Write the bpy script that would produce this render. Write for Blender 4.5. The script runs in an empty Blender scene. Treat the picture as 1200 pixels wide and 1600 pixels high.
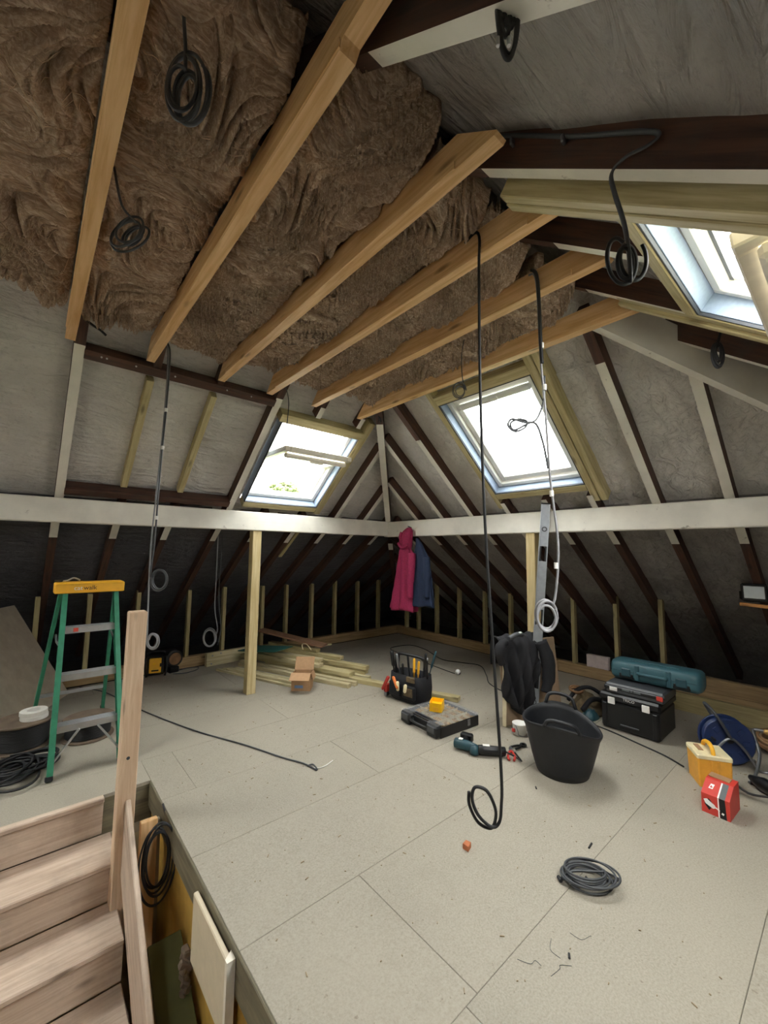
import bpy, math, random
from mathutils import Vector, Matrix, noise
import numpy as np

# ------------------------------------------------------------------ camera, world, exposure
S = bpy.context.scene
COL = S.collection
rnd = random.Random(7)

cam_d = bpy.data.cameras.new('camera')
cam_d.sensor_fit = 'HORIZONTAL'
cam_d.sensor_width = 36.0
cam_d.lens = 36.0 * 636.8 / 1200.0
cam_d.clip_start = 0.05
cam_d.clip_end = 300
cam = bpy.data.objects.new('camera', cam_d)
COL.objects.link(cam)
yaw, pit, rol = math.radians(49.2026), math.radians(5.4361), math.radians(0.65388)
fw = Vector((math.cos(yaw) * math.cos(pit), math.sin(yaw) * math.cos(pit), math.sin(pit)))
rt0 = Vector((math.sin(yaw), -math.cos(yaw), 0))
up0 = rt0.cross(fw)
rt = math.cos(rol) * rt0 + math.sin(rol) * up0
up = -math.sin(rol) * rt0 + math.cos(rol) * up0
Mc = Matrix((rt, up, -fw)).transposed().to_4x4()
Mc.translation = (0, 0, 1.5)
cam.matrix_world = Mc
S.camera = cam

SKY = 30.0
w = bpy.data.worlds.new('overcast_sky')
S.world = w
w.use_nodes = True
bg = w.node_tree.nodes['Background']
bg.inputs[0].default_value = (1.0, 0.985, 0.96, 1)
# overcast sky: three times as bright overhead as at the horizon
_t = w.node_tree
_tc = _t.nodes.new('ShaderNodeTexCoord')
_sx = _t.nodes.new('ShaderNodeSeparateXYZ')
_mx = _t.nodes.new('ShaderNodeMath'); _mx.operation = 'MAXIMUM'; _mx.inputs[1].default_value = 0.0
_ma = _t.nodes.new('ShaderNodeMath'); _ma.operation = 'MULTIPLY_ADD'
_ma.inputs[1].default_value = SKY * 2 / 3
_ma.inputs[2].default_value = SKY / 3
_t.links.new(_tc.outputs['Generated'], _sx.inputs[0])
_t.links.new(_sx.outputs['Z'], _mx.inputs[0])
_t.links.new(_mx.outputs[0], _ma.inputs[0])
_t.links.new(_ma.outputs[0], bg.inputs[1])

S.view_settings.view_transform = 'Standard'
S.view_settings.look = 'None'
S.view_settings.gamma = 1.0
S.view_settings.use_curve_mapping = False
S.view_settings.exposure = 0.1
S.cycles.max_bounces = 14
S.cycles.diffuse_bounces = 8
S.cycles.glossy_bounces = 4
S.cycles.transparent_max_bounces = 12
S.cycles.sample_clamp_indirect = 6.0

# ------------------------------------------------------------------ materials
def lin(h):
    h = h.lstrip('#')
    out = []
    for i in (0, 2, 4):
        v = int(h[i:i + 2], 16) / 255
        out.append(v / 12.92 if v <= 0.04045 else ((v + 0.055) / 1.055) ** 2.4)
    return (*out, 1)

class NT:
    def __init__(s, name):
        s.m = bpy.data.materials.new(name)
        s.m.use_nodes = True
        s.t = s.m.node_tree
        s.p = s.t.nodes['Principled BSDF']
        s.out = s.t.nodes['Material Output']
    def n(s, typ, **kw):
        nd = s.t.nodes.new(typ)
        for k, v in kw.items():
            if k.startswith('i_'):
                nd.inputs[k[2:].replace('_', ' ')].default_value = v
            else:
                setattr(nd, k, v)
        return nd
    def l(s, a, b):
        s.t.links.new(a, b)
    def noise(s, vec, scale, detail=4, rough=0.55, dist=0.0):
        nd = s.n('ShaderNodeTexNoise')
        nd.inputs['Scale'].default_value = scale
        nd.inputs['Detail'].default_value = detail
        nd.inputs['Roughness'].default_value = rough
        nd.inputs['Distortion'].default_value = dist
        s.l(vec, nd.inputs['Vector'])
        return nd.outputs['Fac']
    def ramp(s, fac, stops):
        nd = s.n('ShaderNodeValToRGB')
        el = nd.color_ramp.elements
        el[0].position, el[0].color = stops[0]
        el[1].position, el[1].color = stops[-1]
        for p, c in stops[1:-1]:
            e = el.new(p)
            e.color = c
        s.l(fac, nd.inputs[0])
        return nd.outputs[0]
    def mix(s, fac, a, b, mode='MIX'):
        nd = s.n('ShaderNodeMix', data_type='RGBA', blend_type=mode)
        for sock, v in ((nd.inputs[0], fac), (nd.inputs[6], a), (nd.inputs[7], b)):
            if hasattr(v, 'links'):
                s.l(v, sock)
            else:
                sock.default_value = v
        return nd.outputs[2]
    def bump(s, h, strength=0.3, dist=0.01):
        nd = s.n('ShaderNodeBump')
        nd.inputs['Strength'].default_value = strength
        nd.inputs['Distance'].default_value = dist
        s.l(h, nd.inputs['Height'])
        s.l(nd.outputs[0], s.p.inputs['Normal'])
    def coord(s, scale=(1, 1, 1), rand=True, kind='Object'):
        tc = s.n('ShaderNodeTexCoord')
        v = tc.outputs[kind]
        if rand:
            oi = s.n('ShaderNodeObjectInfo')
            mul = s.n('ShaderNodeVectorMath', operation='SCALE')
            mul.inputs[0].default_value = (37.0, 11.0, 23.0)
            s.l(oi.outputs['Random'], mul.inputs['Scale'])
            add = s.n('ShaderNodeVectorMath', operation='ADD')
            s.l(v, add.inputs[0])
            s.l(mul.outputs[0], add.inputs[1])
            v = add.outputs[0]
        mp = s.n('ShaderNodeMapping')
        mp.inputs['Scale'].default_value = scale
        s.l(v, mp.inputs['Vector'])
        return mp.outputs[0]

def simple(name, col, rough=0.5, metal=0.0, var=0.12, bump=0.0, scale=20):
    t = NT(name)
    c = lin(col) if isinstance(col, str) else col
    v = t.coord()
    f = t.noise(v, scale, 4)
    lo = tuple(x * (1 - var) for x in c[:3]) + (1,)
    hi = tuple(min(1, x * (1 + var)) for x in c[:3]) + (1,)
    t.l(t.ramp(f, [(0.3, lo), (0.7, hi)]), t.p.inputs['Base Color'])
    t.p.inputs['Roughness'].default_value = rough
    t.p.inputs['Metallic'].default_value = metal
    if bump:
        t.bump(f, bump, 0.005)
    return t.m

def wood(name, a, b, rough=0.65, knot=True, dirt=0.0, paint=None):
    """a, b: light and dark grain; X is the length of the piece."""
    t = NT(name)
    v = t.coord((1.0, 1.0, 1.0))
    mp = t.n('ShaderNodeMapping')
    mp.inputs['Scale'].default_value = (1.1, 16, 16)
    t.l(v, mp.inputs['Vector'])
    g = t.noise(mp.outputs[0], 2.6, 7, 0.6, 0.5)
    col = t.ramp(g, [(0.3, lin(b)), (0.62, lin(a))])
    big = t.noise(v, 1.7, 3)
    col = t.mix(t.ramp(big, [(0.4, (0, 0, 0, 1)), (0.75, (0.55, 0.55, 0.55, 1))]), col, lin(b))
    if knot:
        mk = t.n('ShaderNodeMapping')
        mk.inputs['Scale'].default_value = (2.6, 9, 9)
        t.l(v, mk.inputs['Vector'])
        vo = t.n('ShaderNodeTexVoronoi')
        vo.inputs['Scale'].default_value = 1.0
        t.l(mk.outputs[0], vo.inputs['Vector'])
        kf = t.ramp(vo.outputs['Distance'], [(0.05, (0.85, 0.85, 0.85, 1)), (0.16, (0, 0, 0, 1))])
        kc = tuple(x * 0.42 for x in lin(b)[:3]) + (1,)
        col = t.mix(kf, col, kc)
    if dirt:
        d = t.noise(v, 6, 6, 0.7)
        col = t.mix(t.ramp(d, [(0.48, (0, 0, 0, 1)), (0.72, (dirt,) * 3 + (1,))]), col, (0.05, 0.045, 0.04, 1))
    if paint:
        pn = t.noise(v, 9, 8, 0.7, 0.3)
        pm = t.ramp(pn, [(0.27, (0.15,) * 3 + (1,)), (0.36, (1, 1, 1, 1))])
        sm = t.noise(v, 3.0, 5)
        pc = t.ramp(sm, [(0.35, tuple(x * 0.8 for x in lin(paint)[:3]) + (1,)), (0.65, lin(paint))])
        col = t.mix(pm, col, pc)
    t.l(col, t.p.inputs['Base Color'])
    t.p.inputs['Roughness'].default_value = rough
    t.bump(g, 0.22, 0.004)
    return t.m

MT = {}
MT['joist'] = wood('sawn_pine_orange', '#ecc796', '#cb9a60', 0.55)
MT['dark'] = wood('old_dark_rafter_timber', '#5a3a2b', '#2c1a14', 0.7, True, 0.5)
MT['treated'] = wood('treated_green_tinted_timber', '#c4b88e', '#9c8d60', 0.62)
MT['stud'] = wood('treated_stud_timber', '#a89b70', '#7f724c', 0.68)
MT['pine'] = wood('planed_pale_pine', '#dcc2a6', '#c3a283', 0.5)
MT['post'] = wood('sawn_post_timber', '#d2c296', '#b29b69', 0.6)
MT['plank'] = wood('dull_batten_timber', '#cdc29e', '#a3966f', 0.65)
MT['brownboard'] = wood('reddish_brown_board', '#97735a', '#76563f', 0.65)
MT['sole'] = wood('sole_plate_timber', '#a98f68', '#7c6443', 0.7)
MT['white'] = wood('white_painted_timber', '#6f5a48', '#3a2a20', 0.55, False, 0, '#ece8dc')
MT['stair'] = wood('dusty_stair_pine', '#cfbba8', '#af9884', 0.65, True, 0.22)
MT['orangebar'] = wood('orange_timber_bar', '#d89b5b', '#b07236', 0.5)
MT['greyboard'] = wood('grey_green_trimmer_timber', '#7d755c', '#575040', 0.7, False, 0.3)

def felt(name, a, b):
    t = NT(name)
    v = t.coord((1, 1, 1))
    n1 = t.noise(v, 2.0, 5, 0.6, 0.6)
    mp = t.n('ShaderNodeMapping')
    mp.inputs['Scale'].default_value = (1.2, 5, 5)
    t.l(v, mp.inputs['Vector'])
    n2 = t.noise(mp.outputs[0], 3.0, 5, 0.55, 1.2)
    col = t.ramp(n1, [(0.3, lin(b)), (0.7, lin(a))])
    sp = t.noise(v, 38, 5, 0.7)
    col = t.mix(t.ramp(sp, [(0.55, (0, 0, 0, 1)), (0.8, (0.35, 0.35, 0.35, 1))]), col, lin('#3c3a38'))
    t.l(col, t.p.inputs['Base Color'])
    t.p.inputs['Roughness'].default_value = 0.6
    ad = t.n('ShaderNodeMath', operation='ADD')
    t.l(n1, ad.inputs[0])
    t.l(n2, ad.inputs[1])
    t.bump(ad.outputs[0], 0.9, 0.05)
    return t.m
MT['felt'] = felt('roofing_membrane', '#dedad4', '#c2beb8')
MT['feltshade'] = felt('shaded_dark_roofing_felt', '#57565a', '#3d3c40')  # darker copy of the membrane, shade under the left purlin put into its colour
MT['feltmid'] = felt('shade_grey_roofing_felt', '#a5a09b', '#7f7b78')  # mid grey: holds the shade under the right purlin, also covers the back slope

def chip():
    t = NT('chipboard_flooring')
    v = t.coord()
    a = t.noise(v, 130, 3, 0.7)
    b = t.noise(v, 1.4, 5, 0.6, 0.4)
    c = t.noise(v, 7, 6, 0.65)
    col = t.ramp(a, [(0.30, lin('#857d6f')), (0.5, lin('#968f81')), (0.70, lin('#a29b8d'))])
    col = t.mix(t.ramp(b, [(0.38, (0, 0, 0, 1)), (0.7, (0.45,) * 3 + (1,))]), col, lin('#a39b8c'))
    col = t.mix(t.ramp(c, [(0.56, (0, 0, 0, 1)), (0.75, (0.3,) * 3 + (1,))]), col, lin('#857d70'))
    sp = t.noise(v, 48, 2, 0.5)
    col = t.mix(t.ramp(sp, [(0.70, (0, 0, 0, 1)), (0.76, (0.6,) * 3 + (1,))]), col, lin('#6d6153'))
    t.l(col, t.p.inputs['Base Color'])
    t.p.inputs['Roughness'].default_value = 0.62
    t.bump(a, 0.12, 0.002)
    return t.m
MT['chip'] = chip()

def wool():
    t = NT('brown_mineral_wool')
    v = t.coord((1, 1, 1), True)
    mp = t.n('ShaderNodeMapping')
    mp.inputs['Scale'].default_value = (3, 15, 15)
    t.l(v, mp.inputs['Vector'])
    f = t.noise(mp.outputs[0], 2.6, 7, 0.68, 2.2)
    g = t.noise(v, 5, 5, 0.6, 0.8)
    col = t.ramp(f, [(0.3, lin('#876f5c')), (0.48, lin('#b59c85')), (0.66, lin('#e3d1bc'))])
    col = t.mix(t.ramp(g, [(0.42, (0, 0, 0, 1)), (0.7, (0.55,) * 3 + (1,))]), col, lin('#8d7866'))
    t.l(col, t.p.inputs['Base Color'])
    t.p.inputs['Roughness'].default_value = 0.95
    t.bump(f, 0.45, 0.012)
    return t.m
MT['wool'] = wool()

MT['woolfibre'] = simple('pale_wool_fibre', '#c8ae93', 0.9, 0, 0.25, 0, 6)
MT['galv'] = simple('blue_grey_lining_metal', '#8493a6', 0.6, 0.1, 0.08, 0.05, 60)
MT['upvc'] = simple('white_window_frame', '#f4f2ec', 0.35, 0, 0.03)
MT['cream'] = simple('cream_sash_paint', '#efe8d8', 0.4, 0, 0.05)
MT['seal'] = simple('dark_window_seal', '#2f3338', 0.6)
MT['black'] = simple('black_plastic', '#0f1012', 0.42, 0, 0.15)
MT['blackrub'] = simple('black_rubber', '#131519', 0.55, 0, 0.25, 0.1, 30)
MT['blackcloth'] = simple('black_cloth', '#0e0e13', 0.85, 0, 0.3, 0.3, 80)
MT['navycloth'] = simple('navy_cloth', '#16253f', 0.85, 0, 0.25, 0.2, 60)
MT['pinkcloth'] = simple('magenta_cloth', '#8c1844', 0.8, 0, 0.2, 0.2, 60)
MT['cableblack'] = simple('black_cable', '#1d1d1f', 0.6)
MT['cablegrey'] = simple('grey_cable', '#8b8b8e', 0.4)
MT['cabledark'] = simple('dark_grey_cable', '#3f4144', 0.45)
MT['cablewhite'] = simple('white_cable', '#d8d6d0', 0.4)
MT['copper'] = simple('bare_copper', '#b5703f', 0.3, 1.0)
MT['silver'] = simple('aluminium', '#c9ccce', 0.32, 0.85, 0.08)
MT['steel'] = simple('dull_steel', '#8f9194', 0.35, 0.9, 0.1)
MT['levelgrey'] = simple('level_grey_enamel', '#9a9ea3', 0.35, 0.5, 0.1)
MT['laddergreen'] = simple('green_fibreglass', '#2f7f60', 0.5, 0, 0.15)
MT['yellow'] = simple('yellow_plastic', '#eeb02c', 0.45, 0, 0.06)
MT['brightyellow'] = simple('bright_yellow_plastic', '#f2b90c', 0.4, 0, 0.06)
MT['transyellow'] = simple('transformer_yellow', '#e2a33b', 0.45, 0, 0.08)
MT['paleyellow'] = simple('dusty_pale_yellow', '#e3d6ab', 0.55, 0, 0.1)
MT['teal'] = simple('teal_plastic', '#355a63', 0.45, 0, 0.1)
MT['tealdark'] = simple('dark_teal_plastic', '#21434c', 0.45, 0, 0.1)
MT['greensheet'] = simple('dark_teal_sheet', '#23574f', 0.5, 0, 0.3, 0.3)
MT['blue'] = simple('navy_blue_plastic', '#1a2c55', 0.4, 0, 0.12)
MT['red'] = simple('red_card', '#c43a30', 0.5, 0, 0.06)
MT['redlight'] = simple('light_red_card', '#dd5342', 0.5, 0, 0.06)
MT['toolred'] = simple('red_tool_plastic', '#b3342a', 0.45, 0, 0.1)
MT['orange'] = simple('orange_plastic', '#d9722a', 0.45, 0, 0.1)
MT['whitecard'] = simple('white_print', '#e9e7e4', 0.5, 0, 0.03)
MT['greyprint'] = simple('grey_print', '#5b6061', 0.5, 0, 0.05)
MT['card'] = simple('brown_cardboard', '#b08b66', 0.8, 0, 0.08, 0.05, 40)
MT['cardin'] = simple('cardboard_inside', '#a07c59', 0.8, 0, 0.08)
MT['bluetape'] = simple('blue_print', '#6f86a8', 0.7)
MT['whitetape'] = simple('white_tape_roll', '#d9d5cb', 0.6, 0, 0.05)
MT['drumwood'] = simple('brown_drum_flange', '#6a5a4b', 0.75, 0, 0.25, 0.1, 12)
MT['sheetboard'] = simple('grey_brown_sheet_board', '#a89b88', 0.75, 0, 0.12, 0.05, 10)
MT['mdf'] = simple('brown_board_face', '#8d7760', 0.7, 0, 0.08)
MT['mdfedge'] = simple('pale_board_edge', '#cdbf9f', 0.7, 0, 0.08)
MT['olive'] = simple('olive_green_board', '#55562f', 0.7, 0, 0.15, 0.05, 8)
MT['creamwall'] = simple('cream_paint', '#cdbf9b', 0.7, 0, 0.06)
MT['ochre'] = simple('ochre_wall_paint', '#b08a3c', 0.7, 0, 0.12)
MT['radiator'] = simple('cream_panel_paint', '#cfc1a6', 0.5, 0, 0.06)
MT['paleedge'] = simple('pale_edge', '#e5dccd', 0.5, 0, 0.05)
MT['pinkblock'] = simple('pale_plasterboard', '#b9aaa5', 0.8, 0, 0.1)
MT['brick'] = simple('orange_wood_offcut', '#a8623e', 0.8, 0, 0.2, 0.2)
MT['nylon'] = simple('white_plastic', '#e8e6e0', 0.4, 0, 0.03)
MT['lampface'] = simple('floodlight_glass', '#cfd8dc', 0.25, 0, 0.04)
MT['void'] = simple('void_shade_colour', '#2a2623', 0.9, 0, 0.3)
MT['olivebag'] = simple('olive_brown_cloth', '#5d4f38', 0.9, 0, 0.35, 0.3, 30)
MT['brown'] = simple('brown_leather', '#7b5a3c', 0.7, 0, 0.25)
MT['screw'] = simple('brass_fixings', '#c9a460', 0.4, 0.4, 0.4, 0.5, 90)
MT['leaf'] = simple('tree_foliage', '#68724f', 0.9, 0, 0.25, 0, 3)
MT['bark'] = simple('tree_bark', '#4c4235', 0.9)
MT['housewall'] = simple('grey_render_wall', '#8d9296', 0.9, 0, 0.08)
MT['slate'] = simple('light_block_slate', '#5b5f64', 0.9, 0, 0.1)
MT['grass'] = simple('far_grass', '#6d7b52', 0.95, 0, 0.2, 0, 2)
MT['dust'] = simple('sawdust', '#8f7d63', 0.9)
MT['plaster'] = simple('old_plaster_wall', '#bfb4a0', 0.85, 0, 0.08)

def glass():
    t = NT('window_glass')
    t.t.nodes.remove(t.p)
    tr = t.n('ShaderNodeBsdfTransparent')
    tr.inputs[0].default_value = (0.95, 0.97, 0.97, 1)
    gl = t.n('ShaderNodeBsdfGlossy')
    gl.inputs['Roughness'].default_value = 0.03
    lw = t.n('ShaderNodeLayerWeight')
    pw = t.n('ShaderNodeMath', operation='POWER')
    t.l(lw.outputs['Facing'], pw.inputs[0])
    pw.inputs[1].default_value = 5.0
    fr = t.n('ShaderNodeMath', operation='MULTIPLY_ADD')
    t.l(pw.outputs[0], fr.inputs[0])
    fr.inputs[1].default_value = 0.9
    fr.inputs[2].default_value = 0.03
    mx = t.n('ShaderNodeMixShader')
    t.l(fr.outputs[0], mx.inputs[0])
    t.l(tr.outputs[0], mx.inputs[1])
    t.l(gl.outputs[0], mx.inputs[2])
    t.l(mx.outputs[0], t.out.inputs[0])
    return t.m
MT['glass'] = glass()
def clearplastic():
    t = NT('clear_plastic_lid')
    t.t.nodes.remove(t.p)
    tr = t.n('ShaderNodeBsdfTransparent')
    tr.inputs[0].default_value = (0.85, 0.86, 0.87, 1)
    gl = t.n('ShaderNodeBsdfPrincipled')
    gl.inputs['Base Color'].default_value = (0.7, 0.7, 0.7, 1)
    gl.inputs['Roughness'].default_value = 0.2
    mx = t.n('ShaderNodeMixShader')
    mx.inputs[0].default_value = 0.12
    t.l(tr.outputs[0], mx.inputs[1])
    t.l(gl.outputs[0], mx.inputs[2])
    t.l(mx.outputs[0], t.out.inputs[0])
    return t.m
MT['clear'] = clearplastic()

# ------------------------------------------------------------------ builders
I4 = Matrix.Identity(4)
WORLD = {}
def wm(o):
    return WORLD.get(o.name, I4) if o else I4

def M_axes(x, y, z, t):
    m = Matrix((x, y, z)).transposed().to_4x4()
    m.translation = t
    return m

def link(name, data, parent=None, M=None, world=False):
    """M is local to the parent unless world is True."""
    o = bpy.data.objects.new(name, data)
    COL.objects.link(o)
    M = M or I4
    if parent:
        o.parent = parent
        P = wm(parent)
        L = P.inverted() @ M if world else M
        o.matrix_local = L
        WORLD[o.name] = P @ L
    else:
        o.matrix_world = M
        WORLD[o.name] = M.copy()
    return o

def tag(o, label=None, cat=None, group=None, kind=None):
    if label: o['label'] = label
    if cat: o['category'] = cat
    if group: o['group'] = group
    if kind: o['kind'] = kind
    return o

def thing(name, label, cat, loc=(0, 0, 0), rz=0.0, group=None, M=None):
    o = link(name, None, None, M or (Matrix.Translation(loc) @ Matrix.Rotation(rz, 4, 'Z')))
    o.empty_display_size = 0.1
    return tag(o, label, cat, group)

def structure(name, parent=None):
    o = link(name, None, parent)
    o['kind'] = 'structure'
    return o

class MB:
    def __init__(s):
        s.v, s.f, s.mi, s.cur = [], [], [], 0
    def add(s, verts, faces, M=None, mi=None):
        b = len(s.v)
        if M is not None:
            verts = [M @ Vector(p) for p in verts]
        s.v += [tuple(p) for p in verts]
        s.f += [tuple(b + i for i in f) for f in faces]
        s.mi += [s.cur if mi is None else mi] * len(faces)
        return s
    def box(s, c, d, bev=0.0, M=None, mi=None, rz=0.0, rx=0.0, ry=0.0):
        h = [x / 2 for x in d]
        bev = min(bev, min(h) * 0.9)
        R = Matrix.Translation(c)
        if rz: R = R @ Matrix.Rotation(rz, 4, 'Z')
        if ry: R = R @ Matrix.Rotation(ry, 4, 'Y')
        if rx: R = R @ Matrix.Rotation(rx, 4, 'X')
        if M is not None: R = M @ R
        if bev <= 0:
            v = [(x * h[0], y * h[1], z * h[2]) for x in (-1, 1) for y in (-1, 1) for z in (-1, 1)]
            f = [(0, 1, 3, 2), (4, 6, 7, 5), (0, 4, 5, 1), (2, 3, 7, 6), (0, 2, 6, 4), (1, 5, 7, 3)]
            return s.add(v, f, R, mi)
        v, idx = [], {}
        for x in (-1, 1):
            for y in (-1, 1):
                for z in (-1, 1):
                    sg = (x, y, z)
                    for a in range(3):
                        p = [sg[i] * (h[i] if i == a else h[i] - bev) for i in range(3)]
                        idx[(sg, a)] = len(v)
                        v.append(p)
        f = []
        def quad(keys, out):
            ids = [idx[k] for k in keys]
            c0, c1, c2 = (Vector(v[i]) for i in ids[:3])
            if (c1 - c0).cross(c2 - c0).dot(Vector(out)) < 0: ids.reverse()
            f.append(tuple(ids))
        for a in range(3):
            b_, c_ = (a + 1) % 3, (a + 2) % 3
            for sa in (-1, 1):
                ks = []
                for sb, sc in ((-1, -1), (1, -1), (1, 1), (-1, 1)):
                    sg = [0, 0, 0]; sg[a], sg[b_], sg[c_] = sa, sb, sc
                    ks.append((tuple(sg), a))
                o = [0, 0, 0]; o[a] = sa
                quad(ks, o)
            for sb in (-1, 1):
                for sc in (-1, 1):
                    s0, s1 = [0, 0, 0], [0, 0, 0]
                    s0[a], s0[b_], s0[c_] = -1, sb, sc
                    s1[a], s1[b_], s1[c_] = 1, sb, sc
                    o = [0, 0, 0]; o[b_], o[c_] = sb, sc
                    quad([(tuple(s0), b_), (tuple(s1), b_), (tuple(s1), c_), (tuple(s0), c_)], o)
        for x in (-1, 1):
            for y in (-1, 1):
                for z in (-1, 1):
                    quad([((x, y, z), 0), ((x, y, z), 1), ((x, y, z), 2)], (x, y, z))
        return s.add(v, f, R, mi)
    def tube(s, pts, r, seg=6, closed=False, caps=True, mi=None, flat=1.0, M=None):
        P = [Vector(p) for p in pts]
        n = len(P)
        rs = r if isinstance(r, (list, tuple)) else [r] * n
        v, f = [], []
        T = []
        for i in range(n):
            a = P[(i - 1) % n] if (closed or i > 0) else P[i]
            b = P[(i + 1) % n] if (closed or i < n - 1) else P[i]
            t = b - a
            T.append(t.normalized() if t.length > 1e-9 else Vector((0, 0, 1)))
        u = T[0].orthogonal().normalized()
        for i in range(n):
            u = (u - T[i] * u.dot(T[i]))
            u = u.normalized() if u.length > 1e-6 else T[i].orthogonal().normalized()
            w_ = T[i].cross(u)
            for k in range(seg):
                a = 2 * math.pi * k / seg
                v.append(P[i] + rs[i] * (math.cos(a) * u * flat + math.sin(a) * w_))
        for i in range(n if closed else n - 1):
            for k in range(seg):
                a, b = i * seg + k, i * seg + (k + 1) % seg
                j = (i + 1) % n
                f.append((a, b, j * seg + (k + 1) % seg, j * seg + k))
        if caps and not closed:
            f.append(tuple(range(seg - 1, -1, -1)))
            f.append(tuple((n - 1) * seg + k for k in range(seg)))
        return s.add(v, f, M, mi)
    def cyl(s, p0, p1, r, seg=12, r2=None, mi=None, M=None):
        return s.tube([p0, p1], [r, r if r2 is None else r2], seg, mi=mi, M=M)
    def lathe(s, prof, seg=24, M=None, mi=None, sx=1, sy=1):
        v, f = [], []
        n = len(prof)
        for r, z in prof:
            for k in range(seg):
                a = 2 * math.pi * k / seg
                v.append((r * math.cos(a) * sx, r * math.sin(a) * sy, z))
        for i in range(n - 1):
            for k in range(seg):
                a, b = i * seg + k, i * seg + (k + 1) % seg
                f.append((a, b, b + seg, a + seg))
        if prof[0][0] > 1e-5: f.append(tuple(range(seg - 1, -1, -1)))
        if prof[-1][0] > 1e-5: f.append(tuple((n - 1) * seg + k for k in range(seg)))
        return s.add(v, f, M, mi)
    def prism(s, poly, h0, h1, M=None, mi=None):
        """poly in XY, extruded in Z."""
        ar = sum(poly[i][0] * poly[(i + 1) % len(poly)][1] - poly[(i + 1) % len(poly)][0] * poly[i][1] for i in range(len(poly)))
        if ar < 0: poly = poly[::-1]
        n = len(poly)
        v = [(x, y, h0) for x, y in poly] + [(x, y, h1) for x, y in poly]
        f = [tuple(range(n - 1, -1, -1)), tuple(range(n, 2 * n))]
        f += [(i, (i + 1) % n, n + (i + 1) % n, n + i) for i in range(n)]
        return s.add(v, f, M, mi)
    def rings(s, rings, closed=True, cap0=True, cap1=True, mi=None):
        n = len(rings[0])
        v = [p for r in rings for p in r]
        f = []
        for i in range(len(rings) - 1):
            for k in range(n if closed else n - 1):
                a, b = i * n + k, i * n + (k + 1) % n
                f.append((a, b, b + n, a + n))
        if cap0 and closed: f.append(tuple(range(n - 1, -1, -1)))
        if cap1 and closed: f.append(tuple((len(rings) - 1) * n + k for k in range(n)))
        return s.add(v, f, None, mi)
    def mesh(s, name, mats, smooth=False):
        me = bpy.data.meshes.new(name)
        me.from_pydata(s.v, [], s.f)
        for m in (mats if isinstance(mats, (list, tuple)) else [mats]):
            me.materials.append(MT[m] if isinstance(m, str) else m)
        if len(me.materials) > 1:
            me.polygons.foreach_set('material_index', s.mi)
        if smooth:
            me.polygons.foreach_set('use_smooth', [True] * len(me.polygons))
        me.update()
        return me
    def build(s, name, mats, parent=None, M=None, smooth=False, world=False):
        return link(name, s.mesh(name, mats, smooth), parent, M, world)
    def build_centred(s, name, mats, parent=None, smooth=False, base=False):
        """verts are world (or parent-local) coordinates; the origin moves to their middle (or foot)."""
        a = np.array(s.v)
        lo, hi = a.min(0), a.max(0)
        c = (lo + hi) / 2
        if base: c[2] = lo[2]
        s.v = [tuple(p) for p in (a - c)]
        return s.build(name, mats, parent, Matrix.Translation(c), smooth)

def beam_mb(L, wd, dp, paint=(), bev=0.003, z0=0.0):
    """local box: X the length, Y the width, Z from z0 to z0+dp; painted stretches of the underside and lower edge take slot 1."""
    mb = MB()
    if not paint:
        return mb.box((0, 0, z0 + dp / 2), (L, wd, dp), bev)
    cuts = sorted({-L / 2, L / 2, *[max(-L / 2, min(L / 2, t)) for p in paint for t in p]})
    h = wd / 2
    e = min(0.012, dp * 0.3)
    sec = [(-h, z0), (h, z0), (h, z0 + e), (h, z0 + dp), (-h, z0 + dp), (-h, z0 + e)]
    v = [(x, y, z) for x in cuts for y, z in sec]
    n = 6
    for i in range(len(cuts) - 1):
        mid = (cuts[i] + cuts[i + 1]) / 2
        pt = any(a <= mid <= b for a, b in paint)
        for k in range(n):
            q = [(i * n + k), (i + 1) * n + k, (i + 1) * n + (k + 1) % n, i * n + (k + 1) % n]
            mb.f.append(tuple(q)); mb.mi.append(1 if (pt and k in (0,)) else 0)
    mb.f.append(tuple(range(n))); mb.mi.append(0)
    mb.f.append(tuple((len(cuts) - 1) * n + k for k in range(n - 1, -1, -1))); mb.mi.append(0)
    mb.v = v
    return mb

def beam(name, p0, p1, wd, dp, mats, parent=None, outward=(0, 0, 1), paint=(), bev=0.003, z0=0.0, roll=0.0):
    """timber whose underside centre line runs p0 -> p1; paint stretches are distances from p0."""
    p0, p1 = Vector(p0), Vector(p1)
    d = p1 - p0
    L = d.length
    x = d.normalized()
    z = Vector(outward)
    z = (z - x * z.dot(x)).normalized()
    y = z.cross(x)
    if roll:
        q = Matrix.Rotation(roll, 3, x)
        y, z = q @ y, q @ z
    M = M_axes(x, y, z, (p0 + p1) / 2)
    pl = [(a - L / 2, b - L / 2) for a, b in paint]
    return beam_mb(L, wd, dp, pl, bev, z0).build(name, mats, parent, M, world=True)

def smooth_path(pts, n=6, closed=False):
    P = [Vector(p) for p in pts]
    m = len(P)
    out = []
    rng = m if closed else m - 1
    for i in range(rng):
        if closed:
            a, b, c, d = P[(i - 1) % m], P[i], P[(i + 1) % m], P[(i + 2) % m]
        else:
            a, b, c, d = P[max(i - 1, 0)], P[i], P[i + 1], P[min(i + 2, m - 1)]
        for k in range(n):
            t = k / n
            out.append(0.5 * ((2 * b) + (c - a) * t + (2 * a - 5 * b + 4 * c - d) * t * t + (3 * b - a - 3 * c + d) * t ** 3))
    if not closed: out.append(P[-1])
    return out

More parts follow.
